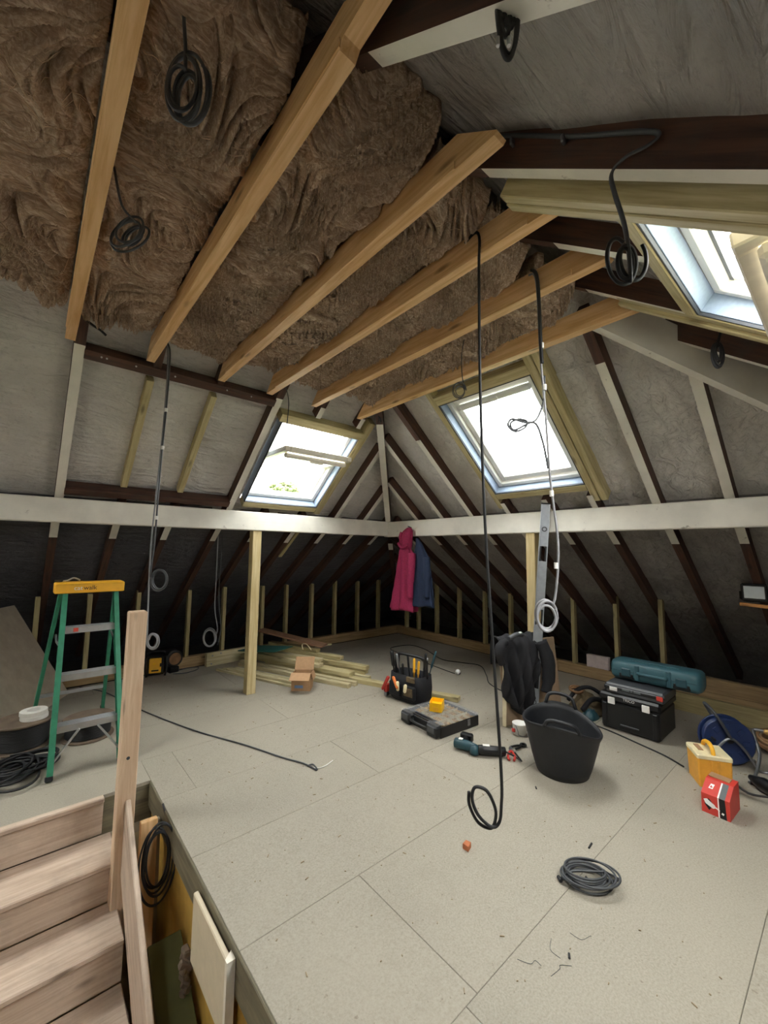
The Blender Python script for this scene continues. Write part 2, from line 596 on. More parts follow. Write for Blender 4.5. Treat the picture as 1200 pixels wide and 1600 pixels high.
def text(name, body, size, mat, parent, M, extrude=0.0006, align='CENTER'):
    cu = bpy.data.curves.new(name, 'FONT')
    cu.body = body
    cu.size = size
    cu.extrude = extrude
    cu.align_x = align
    cu.align_y = 'CENTER'
    cu.resolution_u = 3
    tmp = bpy.data.objects.new('tmp', cu)
    COL.objects.link(tmp)
    bpy.context.view_layer.update()
    me = bpy.data.meshes.new_from_object(tmp)
    bpy.data.objects.remove(tmp)
    me.materials.clear()
    me.materials.append(MT[mat])
    return link(name, me, parent, M)

# ------------------------------------------------------------------ roof geometry
TU, TL, TB = math.tan(math.radians(39.5)), math.tan(math.radians(34.0)), 0.767
def hz(z):                      # how far in from the purlin line the underside lies at height z
    return (z - 1.9) / TU if z >= 1.9 else (z - 1.9) / TL
def y_left(z, s=0): return 4.28 - hz(z) + s
def x_right(z, s=0): return 3.78 - hz(z) + s
def y_back(z, s=0): return 0.69 + (z - 2.8) / TB - s
def P_left(x, z): return Vector((x, y_left(z), z))
def P_right(y, z): return Vector((x_right(z), y, z))
def P_back(x, z): return Vector((x, y_back(z), z))
AU, AL, AB = math.atan(TU), math.atan(TL), math.atan(TB)
N_L = Vector((0, math.sin(AU), math.cos(AU)))
N_LL = Vector((0, math.sin(AL), math.cos(AL)))
N_R = Vector((math.sin(AU), 0, math.cos(AU)))
N_RL = Vector((math.sin(AL), 0, math.cos(AL)))
N_B = Vector((0, -math.sin(AB), math.cos(AB)))
SH = 0.17                       # horizontal shift from the rafters' underside to the membrane
def ridge_z(s):
    return (4.28 + 1.9 / TU - 0.69 + 2.8 / TB + 2 * s) / (1 / TU + 1 / TB)
XMIN, YMIN = -4.2, -3.2

# roof windows: side, range along the wall, range of underside heights
WINS = {
    'left': [(1.66, 2.54, 1.99, 2.66), (-1.80, -0.85, 1.95, 2.80), (-3.3, -2.35, 1.95, 2.80)],  # last two are unseen openings added to brighten the room
    'right': [(1.49, 2.39, 2.08, 2.80)],
    'back': [(1.31, 2.24, 1.78, 2.59), (-2.55, -1.65, 1.78, 2.59)],  # second one is unseen, added to let in more light
}
def slope(side, parent, wnorm, outer=False):
    rz = ridge_z(SH + (0.07 if outer else 0)) - 0.002
    dz = 0.085 * math.cos(AU)
    holes = [(a0 - 0.005, a1 + 0.005, z0 + dz - 0.005, z1 + dz + 0.005) for a0, a1, z0, z1 in WINS[side]]
    if side == 'right': A0, A1 = -3.6, 8.2
    else: A0, A1 = XMIN, 7.7
    av = list(np.arange(A0, A1 + 0.01, 0.115))
    for h in holes:
        av = [a for a in av if abs(a - h[0]) > 0.05 and abs(a - h[1]) > 0.05] + [h[0], h[1]]
    av = sorted(av)
    zb = [-0.40, 0.32, 0.78, 1.25, 1.9, 2.32, 2.78, 3.25, rz]
    if outer: zb = [-0.5, rz]
    for k in range(len(zb) - 1):
        z0, z1 = zb[k], zb[k + 1]
        zz = list(np.linspace(z0, z1, 40 if outer else 8))
        for h in holes:
            for e in h[2:]:
                if z0 < e < z1:
                    zz = [z for z in zz if abs(z - e) > 0.03 or z in (z0, z1)] + [e]
        zz = sorted(zz)
        if k < len(zb) - 2: zz = zz + [z1 + 0.035]      # laps over the course above
        sh = SH + (0.0 if k % 2 else 0.008)
        if outer: sh = SH + 0.07
        verts, faces = [], []
        na = len(av)
        for z in zz:
            xh = x_right(z, sh)
            yl, yb = y_left(z, sh), y_back(z, sh)
            for a in av:
                nz = 0.015 * noise.noise(Vector((a * 2.2, z * 3.1, k + (0, 7, 13)[('left', 'right', 'back').index(side)])))
                nz += 0.006 * noise.noise(Vector((a * 7, z * 9, 3.1)))
                if outer: nz = 0.0
                if side == 'left':
                    a_ = min(a, xh); p = (a_, y_left(z, sh), z)
                elif side == 'back':
                    a_ = min(a, xh); p = (a_, y_back(z, sh), z)
                else:
                    a_ = max(min(a, yl), yb); p = (x_right(z, sh), a_, z)
                edge = abs(a_ - a) > 1e-6
                q = Vector(p) + wnorm * (0 if edge else nz)
                verts.append(q)
        for i in range(len(zz) - 1):
            zc = (zz[i] + zz[i + 1]) / 2
            for j in range(na - 1):
                ac = (av[j] + av[j + 1]) / 2
                if any(h[0] < ac < h[1] and h[2] < zc < h[3] for h in holes): continue
                a, b, c, d = i * na + j, i * na + j + 1, (i + 1) * na + j + 1, (i + 1) * na + j
                if (Vector(verts[a]) - Vector(verts[b])).length < 1e-5 and (Vector(verts[c]) - Vector(verts[d])).length < 1e-5: continue
                faces.append((a, b, c, d))
        if not faces: continue
        used = sorted({i for f in faces for i in f})
        remap = {o: n for n, o in enumerate(used)}
        mb = MB()
        mb.add([verts[i] for i in used], [tuple(remap[i] for i in f) for f in faces])
        low = z1 <= 1.26
        mat = 'felt'
        if side == 'left': mat = 'feltshade' if z1 <= 1.91 else 'felt'
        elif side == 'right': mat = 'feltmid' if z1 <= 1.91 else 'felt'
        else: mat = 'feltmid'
        if outer: mb.build('leak_blocking_layer', 'slate', parent)  # unseen outer layer added to stop daylight leaking through the membrane laps
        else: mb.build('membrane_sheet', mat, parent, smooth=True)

wall_left = structure('wall_left')
wall_right = structure('wall_right')
wall_back = structure('wall_back')
slope('left', wall_left, N_L)
slope('right', wall_right, N_R)
slope('back', wall_back, N_B)
slope('left', wall_left, N_L, True)
slope('right', wall_right, N_R, True)
slope('back', wall_back, N_B, True)

zr_ = ridge_z(SH)
beam('ridge_board', (XMIN, y_left(zr_, SH), zr_ - 0.22), (1.6, y_left(zr_, SH), zr_ - 0.22), 0.035, 0.24, 'dark', wall_left)

# gable end behind the camera
gw = structure('wall_end')
rzz = ridge_z(SH)
poly = [(y_back(-0.4, SH), -0.4), (y_left(-0.4, SH), -0.4), (y_left(1.9, SH), 1.9), (y_left(rzz, SH), rzz)]
mb = MB()
mb.prism(poly, 0, 0.1, M_axes((0, 1, 0), (0, 0, 1), (1, 0, 0), (XMIN - 0.1, 0, 0)))
mb.build('gable_wall', 'plaster', gw)

# ------------------------------------------------------------------ floor
floor = structure('floor')
HX0, HX1, HY0, HY1 = -0.47, 0.70, 0.25, 3.10
joints_y = [-3.0, -2.054, -1.454, -0.854, -0.254, 0.346, 0.946, 1.613, 2.218, 2.82, 3.42, 4.02, 4.62, 5.22, 5.60]
offs = {5: 1.20, 6: 1.262, 7: -0.13, 8: 1.9, 9: 0.9, 10: 1.85, 11: 0.15, 12: 1.84, 13: 0.6}
def panel(x0, x1, y0, y1):
    if x1 - x0 < 0.02 or y1 - y0 < 0.02: return
    g = 0.0015
    dz = rnd.uniform(-0.0012, 0.0)
    mb = MB().box((0, 0, -0.011), (x1 - x0 - g, y1 - y0 - g, 0.022), 0.0016)
    mb.build('floor_panel', 'chip', floor, Matrix.Translation(((x0 + x1) / 2, (y0 + y1) / 2, dz)))
def panel_cut(x0, x1, y0, y1):
    # leave the stair opening free
    if x1 <= HX0 or x0 >= HX1 or y1 <= HY0 or y0 >= HY1:
        panel(x0, x1, y0, y1); return
    panel(x0, min(x1, HX0), y0, y1)
    panel(max(x0, HX1), x1, y0, y1)
    xa, xb = max(x0, HX0), min(x1, HX1)
    panel(xa, xb, y0, min(y1, HY0))
    panel(xa, xb, max(y0, HY1), y1)
for k in range(len(joints_y) - 1):
    y0, y1 = joints_y[k], joints_y[k + 1]
    s0 = offs.get(k, (k * 0.77) % 2.4)
    xs = sorted({XMIN, 5.21, *[s0 + 2.4 * i for i in range(-3, 4) if XMIN < s0 + 2.4 * i < 5.21]})
    for a, b in zip(xs[:-1], xs[1:]): panel_cut(a, b, y0, y1)
# dark sheet outside the boarded floor, its colour the shade of the joist void
mb = MB()
mb.box((1.5, 6.75, -0.17), (11.8, 2.3, 0.1))
mb.box((6.3, 1.0, -0.17), (2.2, 9.2, 0.1))
mb.box((0.5, -3.3, -0.17), (9.6, 0.7, 0.1))
mb.build('joist_void', 'void', floor)
mb = MB()
mb.box(((HX1 + 0.035 + 5.2) / 2, 1.3, -0.26), (5.2 - HX1 - 0.035, 8.6, 0.06))
mb.box(((XMIN + HX0) / 2, 1.3, -0.26), (HX0 - XMIN, 8.6, 0.06))
mb.box(((HX0 + HX1) / 2, (HY1 + 5.6) / 2, -0.26), (HX1 - HX0, 5.6 - HY1, 0.06))
mb.build('ceiling_below', 'plaster', floor)

# ------------------------------------------------------------------ purlins, posts, rafters
PW = [(0, 99)]
def painted_beam(name, p0, p1, wd, dp, label, cat, outward=(0, 0, 1)):
    o = beam(name, p0, p1, wd, dp, 'white', None, outward, bev=0.008)
    return tag(o, label, cat)
painted_beam('purlin', (XMIN, 4.245, 1.70), (3.70, 4.245, 1.70), 0.09, 0.20, 'long white-painted purlin beam across the left slope, above the stepladder', 'beam')
painted_beam('purlin', (3.745, 4.29, 1.69), (3.745, -0.28, 1.69), 0.09, 0.205, 'long white-painted purlin beam across the right slope, above the spirit level', 'beam')

def post(x, y, label):
    o = beam('timber_post', (x, y, 0.0), (x, y, 1.698), 0.095, 0.095, 'post', None, (0, 1, 0), bev=0.004, z0=-0.0475)
    return tag(o, label, 'post')
post(1.842, 4.262, 'pale sawn timber post holding up the left purlin, beside the cardboard box')
post(3.762, 2.10, 'pale timber post under the right purlin, behind the spirit level')

def raf(side, a, parent, upper=True, lower=True, z_top=None, paint_top=99, wd=0.06, low_paint=0.56, dp=0.105):
    P = {'left': P_left, 'right': P_right}[side]
    nu, nl = {'left': (N_L, N_LL), 'right': (N_R, N_RL)}[side]
    if upper:
        zt = z_top if z_top is not None else 3.5
        p1, p0 = P(a, zt), P(a, 1.9)
        L = (p1 - p0).length
        pt = L if paint_top == 99 else (P(a, min(paint_top, zt)) - p0).length
        beam('rafter', p0, p1, wd, dp, ('dark', 'white'), parent, nu, [(0, pt)], 0)
    if lower:
        p0, p1 = P(a, 1.9), P(a, 0.0)
        if lower is not True: p0 = P(a, lower)
        beam('rafter', p0, p1, wd, dp, ('dark', 'white'), parent, nl, [(0, low_paint)] if low_paint else (), 0)

LX = [0.165, 0.60, 1.045, 1.52, 1.975, 2.45, 2.89, 3.35]
# left slope
raf('left', 0.150, wall_left, paint_top=2.80)
for x in (0.60, 1.045):
    raf('left', x, wall_left, upper=False)
    beam('rafter', P_left(x, 2.76), P_left(x, 3.5), 0.05, 0.105, 'dark', wall_left, N_L)
raf('left', 1.545, wall_left, paint_top=2.80)
for x in (1.975, 2.45):
    raf('left', x, wall_left, upper=False)
    beam('rafter', P_left(x, 2.74), P_left(x, 3.45 if x < 2 else 3.05), 0.05, 0.105, ('dark', 'white'), wall_left, N_L, [(0, 0.12)], 0)
raf('left', 2.89, wall_left, z_top=2.63)
raf('left', 3.35, wall_left, z_top=2.25)
raf('left', 3.80, wall_left, upper=False)
for x in (4.25, 4.70, 5.15):
    raf('left', x, wall_left, upper=False, lower=1.9 - (x - 3.78) * TL, low_paint=0)
for x in (-0.38, -0.80, -1.86, -2.3, -3.36, -3.8):
    raf('left', x, wall_left)
beam('rafter', P_left(2.52, 1.86), P_left(2.52, 1.40), 0.045, 0.095, 'treated', wall_left, N_LL)
# right slope
raf('right', 3.72, wall_right, z_top=2.33)
raf('right', 3.29, wall_right, z_top=2.70)
raf('right', 2.85, wall_right, z_top=2.96, paint_top=2.62)
for y in (2.37, 1.92, 1.50):
    raf('right', y, wall_right, upper=False)
    beam('rafter', P_right(y, 1.9), P_right(y, 2.0), 0.05, 0.105, ('dark', 'white'), wall_right, N_R, PW, 0)
raf('right', 1.03, wall_right, z_top=2.98, paint_top=2.745)
raf('right', 0.575, wall_right, z_top=2.68)
raf('right', 0.12, wall_right, z_top=2.34)
for y in (4.18,):
    raf('right', y, wall_right, upper=False)
raf('right', -0.34, wall_right, upper=False)
for y in (4.62, 5.05):
    raf('right', y, wall_right, upper=False, lower=1.9 - (y - 4.28) * TL, low_paint=0)
for y in (-0.8, -1.25):
    raf('right', y, wall_right, upper=False, lower=0.9, low_paint=0)
# back slope
NBv = N_B
for x in (0.645, 1.172, 1.71):
    zb = 1.0 if x < 1.6 else 2.62
    p0, p1 = P_back(x, zb), P_back(x, 3.5)
    zt = 2.89
    beam('rafter', p0, p1, 0.055, 0.115, ('dark', 'white'), wall_back, N_B, [(0, (P_back(x, zt) - p0).length)], 0)
beam('rafter', P_back(2.245, 2.62), P_back(2.245, 3.1), 0.05, 0.115, ('dark', 'white'), wall_back, N_B, [(0, 0.55)], 0)
beam('rafter', P_back(2.78, 2.0), P_back(2.78, 3.02), 0.05, 0.115, ('dark', 'white'), wall_back, N_B, PW, 0)
for x in (0.19, -0.30, -0.80, -1.25, -1.6, -2.6, -3.1, -3.6):
    beam('rafter', P_back(x, 1.0), P_back(x, 3.5), 0.05, 0.115, ('dark', 'white'), wall_back, N_B, [(0, 99)], 0)
for x in (3.25, 3.7):
    zt = 2.8 - (x - 2.69) * TU
    beam('rafter', P_back(x, 0.8), P_back(x, zt), 0.05, 0.115, ('dark', 'white'), wall_back, N_B, [(0, 99)], 0)

# hip rafters
def hip_l(z): return Vector((x_right(z), y_left(z), z))
def hip_b(z): return Vector((x_right(z), y_back(z), z))
p0, p1 = hip_l(1.9), hip_l(2.93)
dn = Vector((1, 1, 1.2)).normalized()
o = beam('hip_rafter', hip_l(1.905), p1, 0.07, 0.19, ('dark', 'white'), None, (0.6, 0.6, 1), [(0, 1.85)], 0, z0=-0.055)
tag(o, 'narrow white-edged hip rafter standing over the corner where both purlins meet', 'rafter')
o = beam('hip_rafter', hip_l(1.66), hip_l(0.05), 0.07, 0.19, ('dark', 'white'), None, (0.6, 0.6, 1), [(0, 0.22)], 0, z0=-0.055)
tag(o, 'dark lower hip rafter with white end, under the purlin corner behind the coats', 'rafter')
dx = hip_b(1.9) - hip_b(2.8)
pa = hip_b(2.97)
pb = hip_b(1.2)
mb = MB()
x_ = (pb - pa).normalized()
z_ = Vector((0.55, -0.6, 1.0)); z_ = (z_ - x_ * z_.dot(x_)).normalized()
y_ = z_.cross(x_)
L = (pb - pa).length
mb.prism([(-0.02, -0.135), (L, -0.135), (L, 0.07), (0.22, 0.07), (0.10, -0.02)], -0.028, 0.028, M_axes((1, 0, 0), (0, 0, 1), (0, -1, 0), (0, 0, 0)))
o = mb.build('hip_rafter', 'white', None, M_axes(x_, y_, z_, pa))
tag(o, 'broad white-painted hip rafter sloping down to the right, beneath the opened roof window', 'rafter')

# framing of the recess in the left slope
for z, zz_, nm in ((2.742, 2.815, 'rail'), (1.935, 2.0, 'rail')):
    beam(nm, P_left(0.178, z) + N_L * 0.0 + Vector((0, -0.0, 0)), P_left(1.52, z), 0.07, 0.10, 'dark', wall_left, N_L, z0=-0.012).location += Vector((0, -0.03, 0.025))
for x in (0.586, 1.043):
    beam('batten', P_left(x, 2.0) + N_L * 0.035, P_left(x, 2.70) + N_L * 0.035, 0.05, 0.075, 'treated', wall_left, N_L)
# screws in the rail
mb = MB()
for x in (0.27, 0.30, 0.47, 0.72, 1.1, 1.3):
    mb.cyl(P_left(x, 2.775) - N_L * 0.022, P_left(x, 2.775) - N_L * 0.016, 0.006, 6)
o = mb.build('screw_heads', 'silver', wall_left)
o['kind'] = 'stuff'

# studs and sole plates
def stud(side, a, z1=1.0):
    if side == 'left':
        beam('stud', (a, 5.66, 0.13), (a, 5.66, z1), 0.045, 0.07, 'stud', wall_left, (0, 1, 0))
    else:
        beam('stud', (5.25, a, 0.13), (5.25, a, z1), 0.045, 0.07, 'stud', wall_right, (1, 0, 0))
for x in (0.10, 0.55, 1.03, 1.60, 2.05, 2.60, 2.98, 3.42, 3.86, 4.33, 4.80, -0.4, -0.85, -1.3): stud('left', x, 0.985 + rnd.uniform(-0.02, 0.02))
for y in (5.45, 5.15, 4.72, 4.24, 3.75, 3.31, 2.90, 2.41, 1.91, 1.45): stud('right', y, 0.985 + rnd.uniform(-0.02, 0.02))
for x0, x1 in ((-3.6, -1.2), (-1.2, 1.2), (1.2, 3.3), (3.3, 5.22)):
    beam('sole_plate', (x0, 5.68, 0.0), (x1, 5.68, 0.0), 0.09, 0.13, 'sole', wall_left)
beam('sole_plate', (5.27, 5.72, 0.0), (5.27, 2.6, 0.0), 0.09, 0.13, 'sole', wall_right)
beam('sole_plate', (5.27, 2.6, 0.0), (5.27, -1.5, 0.0), 0.09, 0.13, 'sole', wall_right)

# ------------------------------------------------------------------ roof windows
def roof_window(name, side, k, ang, trim=True, r_top=None, piv=None, detail=True):
    a0, a1, z0, z1 = WINS[side][k]
    P, N = {'left': (P_left, N_L), 'right': (P_right, N_R), 'back': (P_back, N_B)}[side]
    pm0, pm1 = P((a0 + a1) / 2, z0), P((a0 + a1) / 2, z1)
    u = (pm1 - pm0).normalized()
    n = Vector(N)
    x = u.cross(n)
    H, W_ = (pm1 - pm0).length, a1 - a0
    M = M_axes(x, u, n, (pm0 + pm1) / 2)
    root = structure(name)
    root.matrix_world = M
    WORLD[root.name] = M
    h, w2 = H / 2, W_ / 2
    def bx(nm, c, d, mat, bev=0.003, par=root, Mx=None):
        return MB().box((0, 0, 0), d, bev).build(nm, mat, par, (Mx or I4) @ Matrix.Translation(c))
    if trim:
        T = 0.115
        sw = trim if isinstance(trim, dict) else {}
        lw, rw, hw, bw = sw.get('l', 0.05), sw.get('r', 0.05), sw.get('h', 0.10), sw.get('b', 0.07)
        ext = sw.get('ext', (0.15, 0.15))
        def tb(nm, c, L, wd, vert, d=T, zc=None):
            # X of the local piece is its length
            mb = MB().box((0, 0, 0), (L, wd, d), 0.004)
            R = Matrix.Rotation(math.pi / 2, 4, 'Z') if vert else I4
            mb.build(nm, 'treated', root, Matrix.Translation((c[0], c[1], d / 2 if zc is None else zc)) @ R)
        yc, Lv = (ext[1] - ext[0]) / 2, H + ext[0] + ext[1]
        if lw: tb('trimmer', (-w2 - lw / 2, yc), Lv, lw, True)
        if rw: tb('trimmer', (w2 + rw / 2, yc), Lv, rw, True)
        for q in sw.get('extra', ()):
            tb('trimmer', (q[0], yc), Lv, q[1], True, q[2], q[3])
        if hw: tb('header', (0, h + hw / 2), W_, hw, False)
        if bw: tb('header', (0, -h - bw / 2), W_, bw, False)
    # dark seal, lining, frame
    t = 0.012
    for sx in (-1, 1):
        bx('lining', (sx * (w2 - t / 2 - 0.001), 0, 0.085), (t, H - 0.002, 0.13), 'galv', 0.002)
        bx('seal', (sx * (w2 - 0.005), 0, 0.012), (0.010, H - 0.002, 0.014), 'seal', 0.001)
    for sy in (-1, 1):
        bx('lining', (0, sy * (h - t / 2 - 0.001), 0.085), (W_ - 2 * t, t, 0.13), 'galv', 0.002)
        bx('seal', (0, sy * (h - 0.005), 0.012), (W_ - 0.022, 0.010, 0.014), 'seal', 0.001)
    iw, ih = w2 - t, h - t
    fr = 0.045
    for sx in (-1, 1):
        bx('frame', (sx * (iw - fr / 2), 0, 0.14), (fr, 2 * ih, 0.08), 'upvc', 0.006)
        bx('frame_bead', (sx * (iw - fr - 0.008), 0, 0.165), (0.016, 2 * ih - 2 * fr, 0.03), 'upvc', 0.003)
    for sy in (-1, 1):
        bx('frame', (0, sy * (ih - fr / 2), 0.14), (2 * iw - 2 * fr, fr, 0.08), 'upvc', 0.006)
    # sash turning about the middle
    sw_, sh_ = iw - fr - 0.004, ih - fr - 0.004
    pv = 0.0 if piv is None else piv
    top = (sh_ - pv) if r_top is None else r_top
    bot = sh_ + pv
    Ms = Matrix.Translation((0, pv, 0.155)) @ Matrix.Rotation(ang, 4, 'X')
    sash = link('sash', None, root, Ms)
    m = 0.055
    mat = 'cream' if abs(ang) > 0.01 else 'upvc'
    for sx in (-1, 1):
        bx('stile', (sx * (sw_ - m / 2), (top - bot) / 2, 0), (m, top + bot, 0.05), mat, 0.006, sash)
    bx('rail', (0, top - m / 2, 0), (2 * sw_ - 2 * m, m, 0.05), mat, 0.006, sash)
    bx('rail', (0, -bot + m / 2, 0), (2 * sw_ - 2 * m, m, 0.05), mat, 0.006, sash)
    bx('pane', (0, (top - bot) / 2, 0.008), (2 * sw_ - 2 * m + 0.01, top + bot - 2 * m + 0.01, 0.006), 'glass', 0, sash)
    # ventilation bar along the top of the sash
    mb = MB().box((0, 0, 0), (2 * sw_ - 0.06, 0.055, 0.045), 0.012)
    mb.box((0, 0.0, -0.030), (0.14, 0.035, 0.018), 0.004)
    for sx in (-1, 1): mb.box((sx * (sw_ - 0.07), 0, -0.016), (0.02, 0.03, 0.02), 0.003)
    mb.build('vent_bar', mat, sash, Matrix.Translation((0, top - m - 0.018, -0.050)))
    return root, M, sash

roof_window('window_1', 'left', 0, math.radians(-40), {'l': 0.055, 'r': 0.0, 'h': 0.0, 'b': 0.07, 'ext': (0.09, 0.05)})
beam('header', P_left(1.63, 2.685), P_left(2.60, 2.685), 0.085, 0.105, 'treated', wall_left, N_L)
beam('trimmer', P_left(2.59, 1.93), P_left(2.59, 2.80), 0.07, 0.115, 'treated', wall_left, N_L)
roof_window('window_2', 'right', 0, 0.0, {'l': 0.06, 'r': 0.055, 'h': 0.085, 'b': 0.07, 'ext': (0.20, 0.18), 'extra': ((-0.545, 0.055, 0.14, 0.07),)})
r3, M3, s3 = roof_window('window_3', 'back', 0, math.radians(-42), {'l': 0.0, 'r': 0.05, 'h': 0.06, 'b': 0.07, 'ext': (0.3, 0.42),
    'extra': ((-0.465 - 0.024, 0.046, 0.17, 0.03), (-0.465 - 0.072, 0.046, 0.165, 0.032), (0.465 + 0.076, 0.046, 0.14, 0.055))}, r_top=0.30, piv=0.10)
for nm, sd, k in (('added_window_4', 'left', 1), ('added_window_5', 'left', 2), ('added_window_6', 'back', 1)):  # unseen windows added behind the camera as fill light
    roof_window(nm, sd, k, 0.0)

# ------------------------------------------------------------------ ceiling joists
JX = [0.098, 0.545, 1.033, 1.432, 1.862, 2.378]
JL = ['first ceiling joist from the left, straight pale orange timber above the recess corner',
      'second ceiling joist from the left, orange timber with a broken notch near its right end',
      'third ceiling joist from the left, its blunt right end showing against the grey roof membrane',
      'fourth ceiling joist from the left, ending above the left edge of the small roof window',
      'fifth ceiling joist from the left, stained timber landing above the small roof window',
      'last ceiling joist, running over the large roof window to the corner hip']
for i, (x, lb) in enumerate(zip(JX, JL)):
    y0, y1 = 0.60 + 0.02 * (i % 3), 3.16
    prof = [(y0 + 0.02, 2.80), (y1 - 0.005, 2.80), (y1 - 0.125, 2.925), (y0 + 0.165, 2.925), (y0 + 0.01, 2.81)]
    if i == 1:
        prof = [(y0 + 0.18, 2.80), (y1 - 0.005, 2.80), (y1 - 0.125, 2.925), (y0 + 0.165, 2.925), (y0 + 0.03, 2.83), (y0 + 0.16, 2.825)]
    mb = MB()
    c = ((y0 + y1) / 2)
    mb.prism([(y - c, z - 2.8) for y, z in prof], -0.026, 0.026, M_axes((1, 0, 0), (0, 0, 1), (0, -1, 0), (0, 0, 0)))
    o = mb.build('ceiling_joist', 'joist', None, M_axes((0, 1, 0), (-1, 0, 0), (0, 0, 1), (x, c, 2.8)))
    tag(o, lb, 'joist', 'ceiling joists')
    # thin lath nailed along one side of the underside
    mb = MB()
    mb.box((0, 0, 0), (y1 - y0 - 0.35, 0.006, 0.03), 0.001)
    mb.build('edge_lath', 'joist', o, Matrix.Translation((0, 0.029, 0.015)))

# ------------------------------------------------------------------ insulation batts between the joists
def batt(x0, x1, y0, y1, seed, label, step=0.0048):
    nx, ny = int((x1 - x0) / step), int((y1 - y0) / step)
    W_, L = x1 - x0, y1 - y0
    xs, ys = np.linspace(0, W_, nx), np.linspace(0, L, ny)
    v = np.zeros((ny, nx, 3))
    so = Vector((seed * 3.7, seed * 5.1, seed * 1.3))
    nn, nv = noise.noise, noise.noise_vector
    for j in range(ny):
        for i in range(nx):
            p = Vector((xs[i], ys[j], 0)) + so
            wv = nv(p * 1.9) * 0.11 + nv(p * 5.2) * 0.028
            q = p + wv
            a = 0.75 * nn(p * 1.5 + Vector((9, 2, 5)))
            c_, s_ = math.cos(a), math.sin(a)
            qx, qy = q.x * c_ - q.y * s_, q.x * s_ + q.y * c_
            lump = 0.050 * nn(p * 2.6) + 0.035 * nn(q * 5.0 + Vector((4, 1, 9)))
            r1 = min(1.0, abs(nn(Vector((qx * 1.7, qy * 6.5, 1.0)))) * 2.2) ** 0.6
            r2 = min(1.0, abs(nn(Vector((qx * 3.0, qy * 15.0, 7.0)))) * 2.2) ** 0.6
            r3 = 1 - abs(nn(Vector((qx * 5.0, qy * 40.0, 3.0)) + wv * 30))
            r4 = nn(Vector((qx * 16.0, qy * 80.0, 5.0)))
            d = lump + 0.095 * (r1 - 0.65) + 0.048 * (r2 - 0.65) + 0.016 * (r3 ** 3 - 0.45) + 0.004 * r4
            e = min(xs[i], W_ - xs[i]) / 0.05
            ex_ = min(ys[j], L - ys[j])
            ee = ex_ / 0.12
            up_ = (1 - min(1, e)) ** 2 * 0.03 + (1 - min(1, ee)) ** 2 * 0.13
            endw = (0.09 * nn(Vector((xs[i] * 5, seed, 2.0 if j < ny / 2 else 9.0))) + 0.03 * nn(Vector((xs[i] * 17, seed, 4.0)))) * (1 - min(1, ex_ / 0.35))
            v[j, i] = (x0 + xs[i] + wv.x * 0.06, y0 + ys[j] + wv.y * 0.06 + endw, 2.895 - d * (0.55 + 0.45 * min(1, e)) + up_)
    v[:, 0, 0] = x0; v[:, -1, 0] = x1
    mb = MB()
    verts = [tuple(p) for p in v.reshape(-1, 3)]
    faces = [(j * nx + i, j * nx + nx + i, j * nx + nx + i + 1, j * nx + i + 1) for j in range(ny - 1) for i in range(nx - 1)]
    base = len(verts)
    per = [(0, i) for i in range(nx)] + [(j, nx - 1) for j in range(1, ny)] + [(ny - 1, i) for i in range(nx - 2, -1, -1)] + [(j, 0) for j in range(ny - 2, 0, -1)]
    for j, i in per: verts.append((v[j, i, 0], v[j, i, 1], 3.06))
    n = len(per)
    for k in range(n):
        a = per[k][0] * nx + per[k][1]
        b = per[(k + 1) % n][0] * nx + per[(k + 1) % n][1]
        faces.append((a, b, base + (k + 1) % n, base + k))
    faces.append(tuple(base + k for k in range(n)))
    mb.add(verts, faces)
    o = mb.build_centred('insulation_batt', 'wool', None, True)
    # loose fibres curling off the surface
    r = random.Random(seed)
    fb = MB()
    for k in range(260):
        j, i = r.randrange(6, ny - 6), r.randrange(4, nx - 4)
        P0 = Vector(v[j, i])
        a = r.gauss(0, 0.5)
        L_ = r.uniform(0.04, 0.15)
        dx, dy = math.cos(a), math.sin(a)
        cv = r.uniform(-1.2, 1.2)
        pts = []
        for m in range(6):
            t = m / 5 - 0.5
            x, y = P0.x + L_ * t * dx - cv * L_ * t * t * dy, P0.y + L_ * t * dy + cv * L_ * t * t * dx
            jj, ii = int((y - y0) / L * (ny - 1)), int((x - x0) / W_ * (nx - 1))
            if not (0 <= jj < ny and 0 <= ii < nx): break
            pts.append(Vector((x, y, v[jj, ii, 2] - 0.002 - 0.007 * r.random())))
        if len(pts) > 3: fb.tube(pts, [0.0005] + [r.uniform(0.0009, 0.0018)] * (len(pts) - 2) + [0.0005], 3)
    f = fb.build('loose_fibres', 'woolfibre', o, smooth=True, world=True)
    f['kind'] = 'stuff'
    return tag(o, label, 'insulation', 'insulation between the ceiling joists')
BL = ['brown mineral wool batt left of the first ceiling joist',
      'brown wool batt between the first and second joists, two cable bundles hanging under it',
      'brown mineral wool batt between the second and third joists',
      'brown mineral wool batt between the third and fourth joists',
      'brown mineral wool batt between the fourth and fifth joists',
      'brown mineral wool batt between the fifth joist and the last joist']
edges = [-0.36] + JX
for i in range(6):
    x0 = edges[i] + (0.03 if i else 0)
    x1 = edges[i + 1] - 0.034
    batt(x0, x1, (0.95, 0.95, 0.86, 0.93, 0.97, 0.99)[i], (2.98, 3.05, 3.07, 3.02, 2.98, 2.95)[i], i + 1, BL[i])

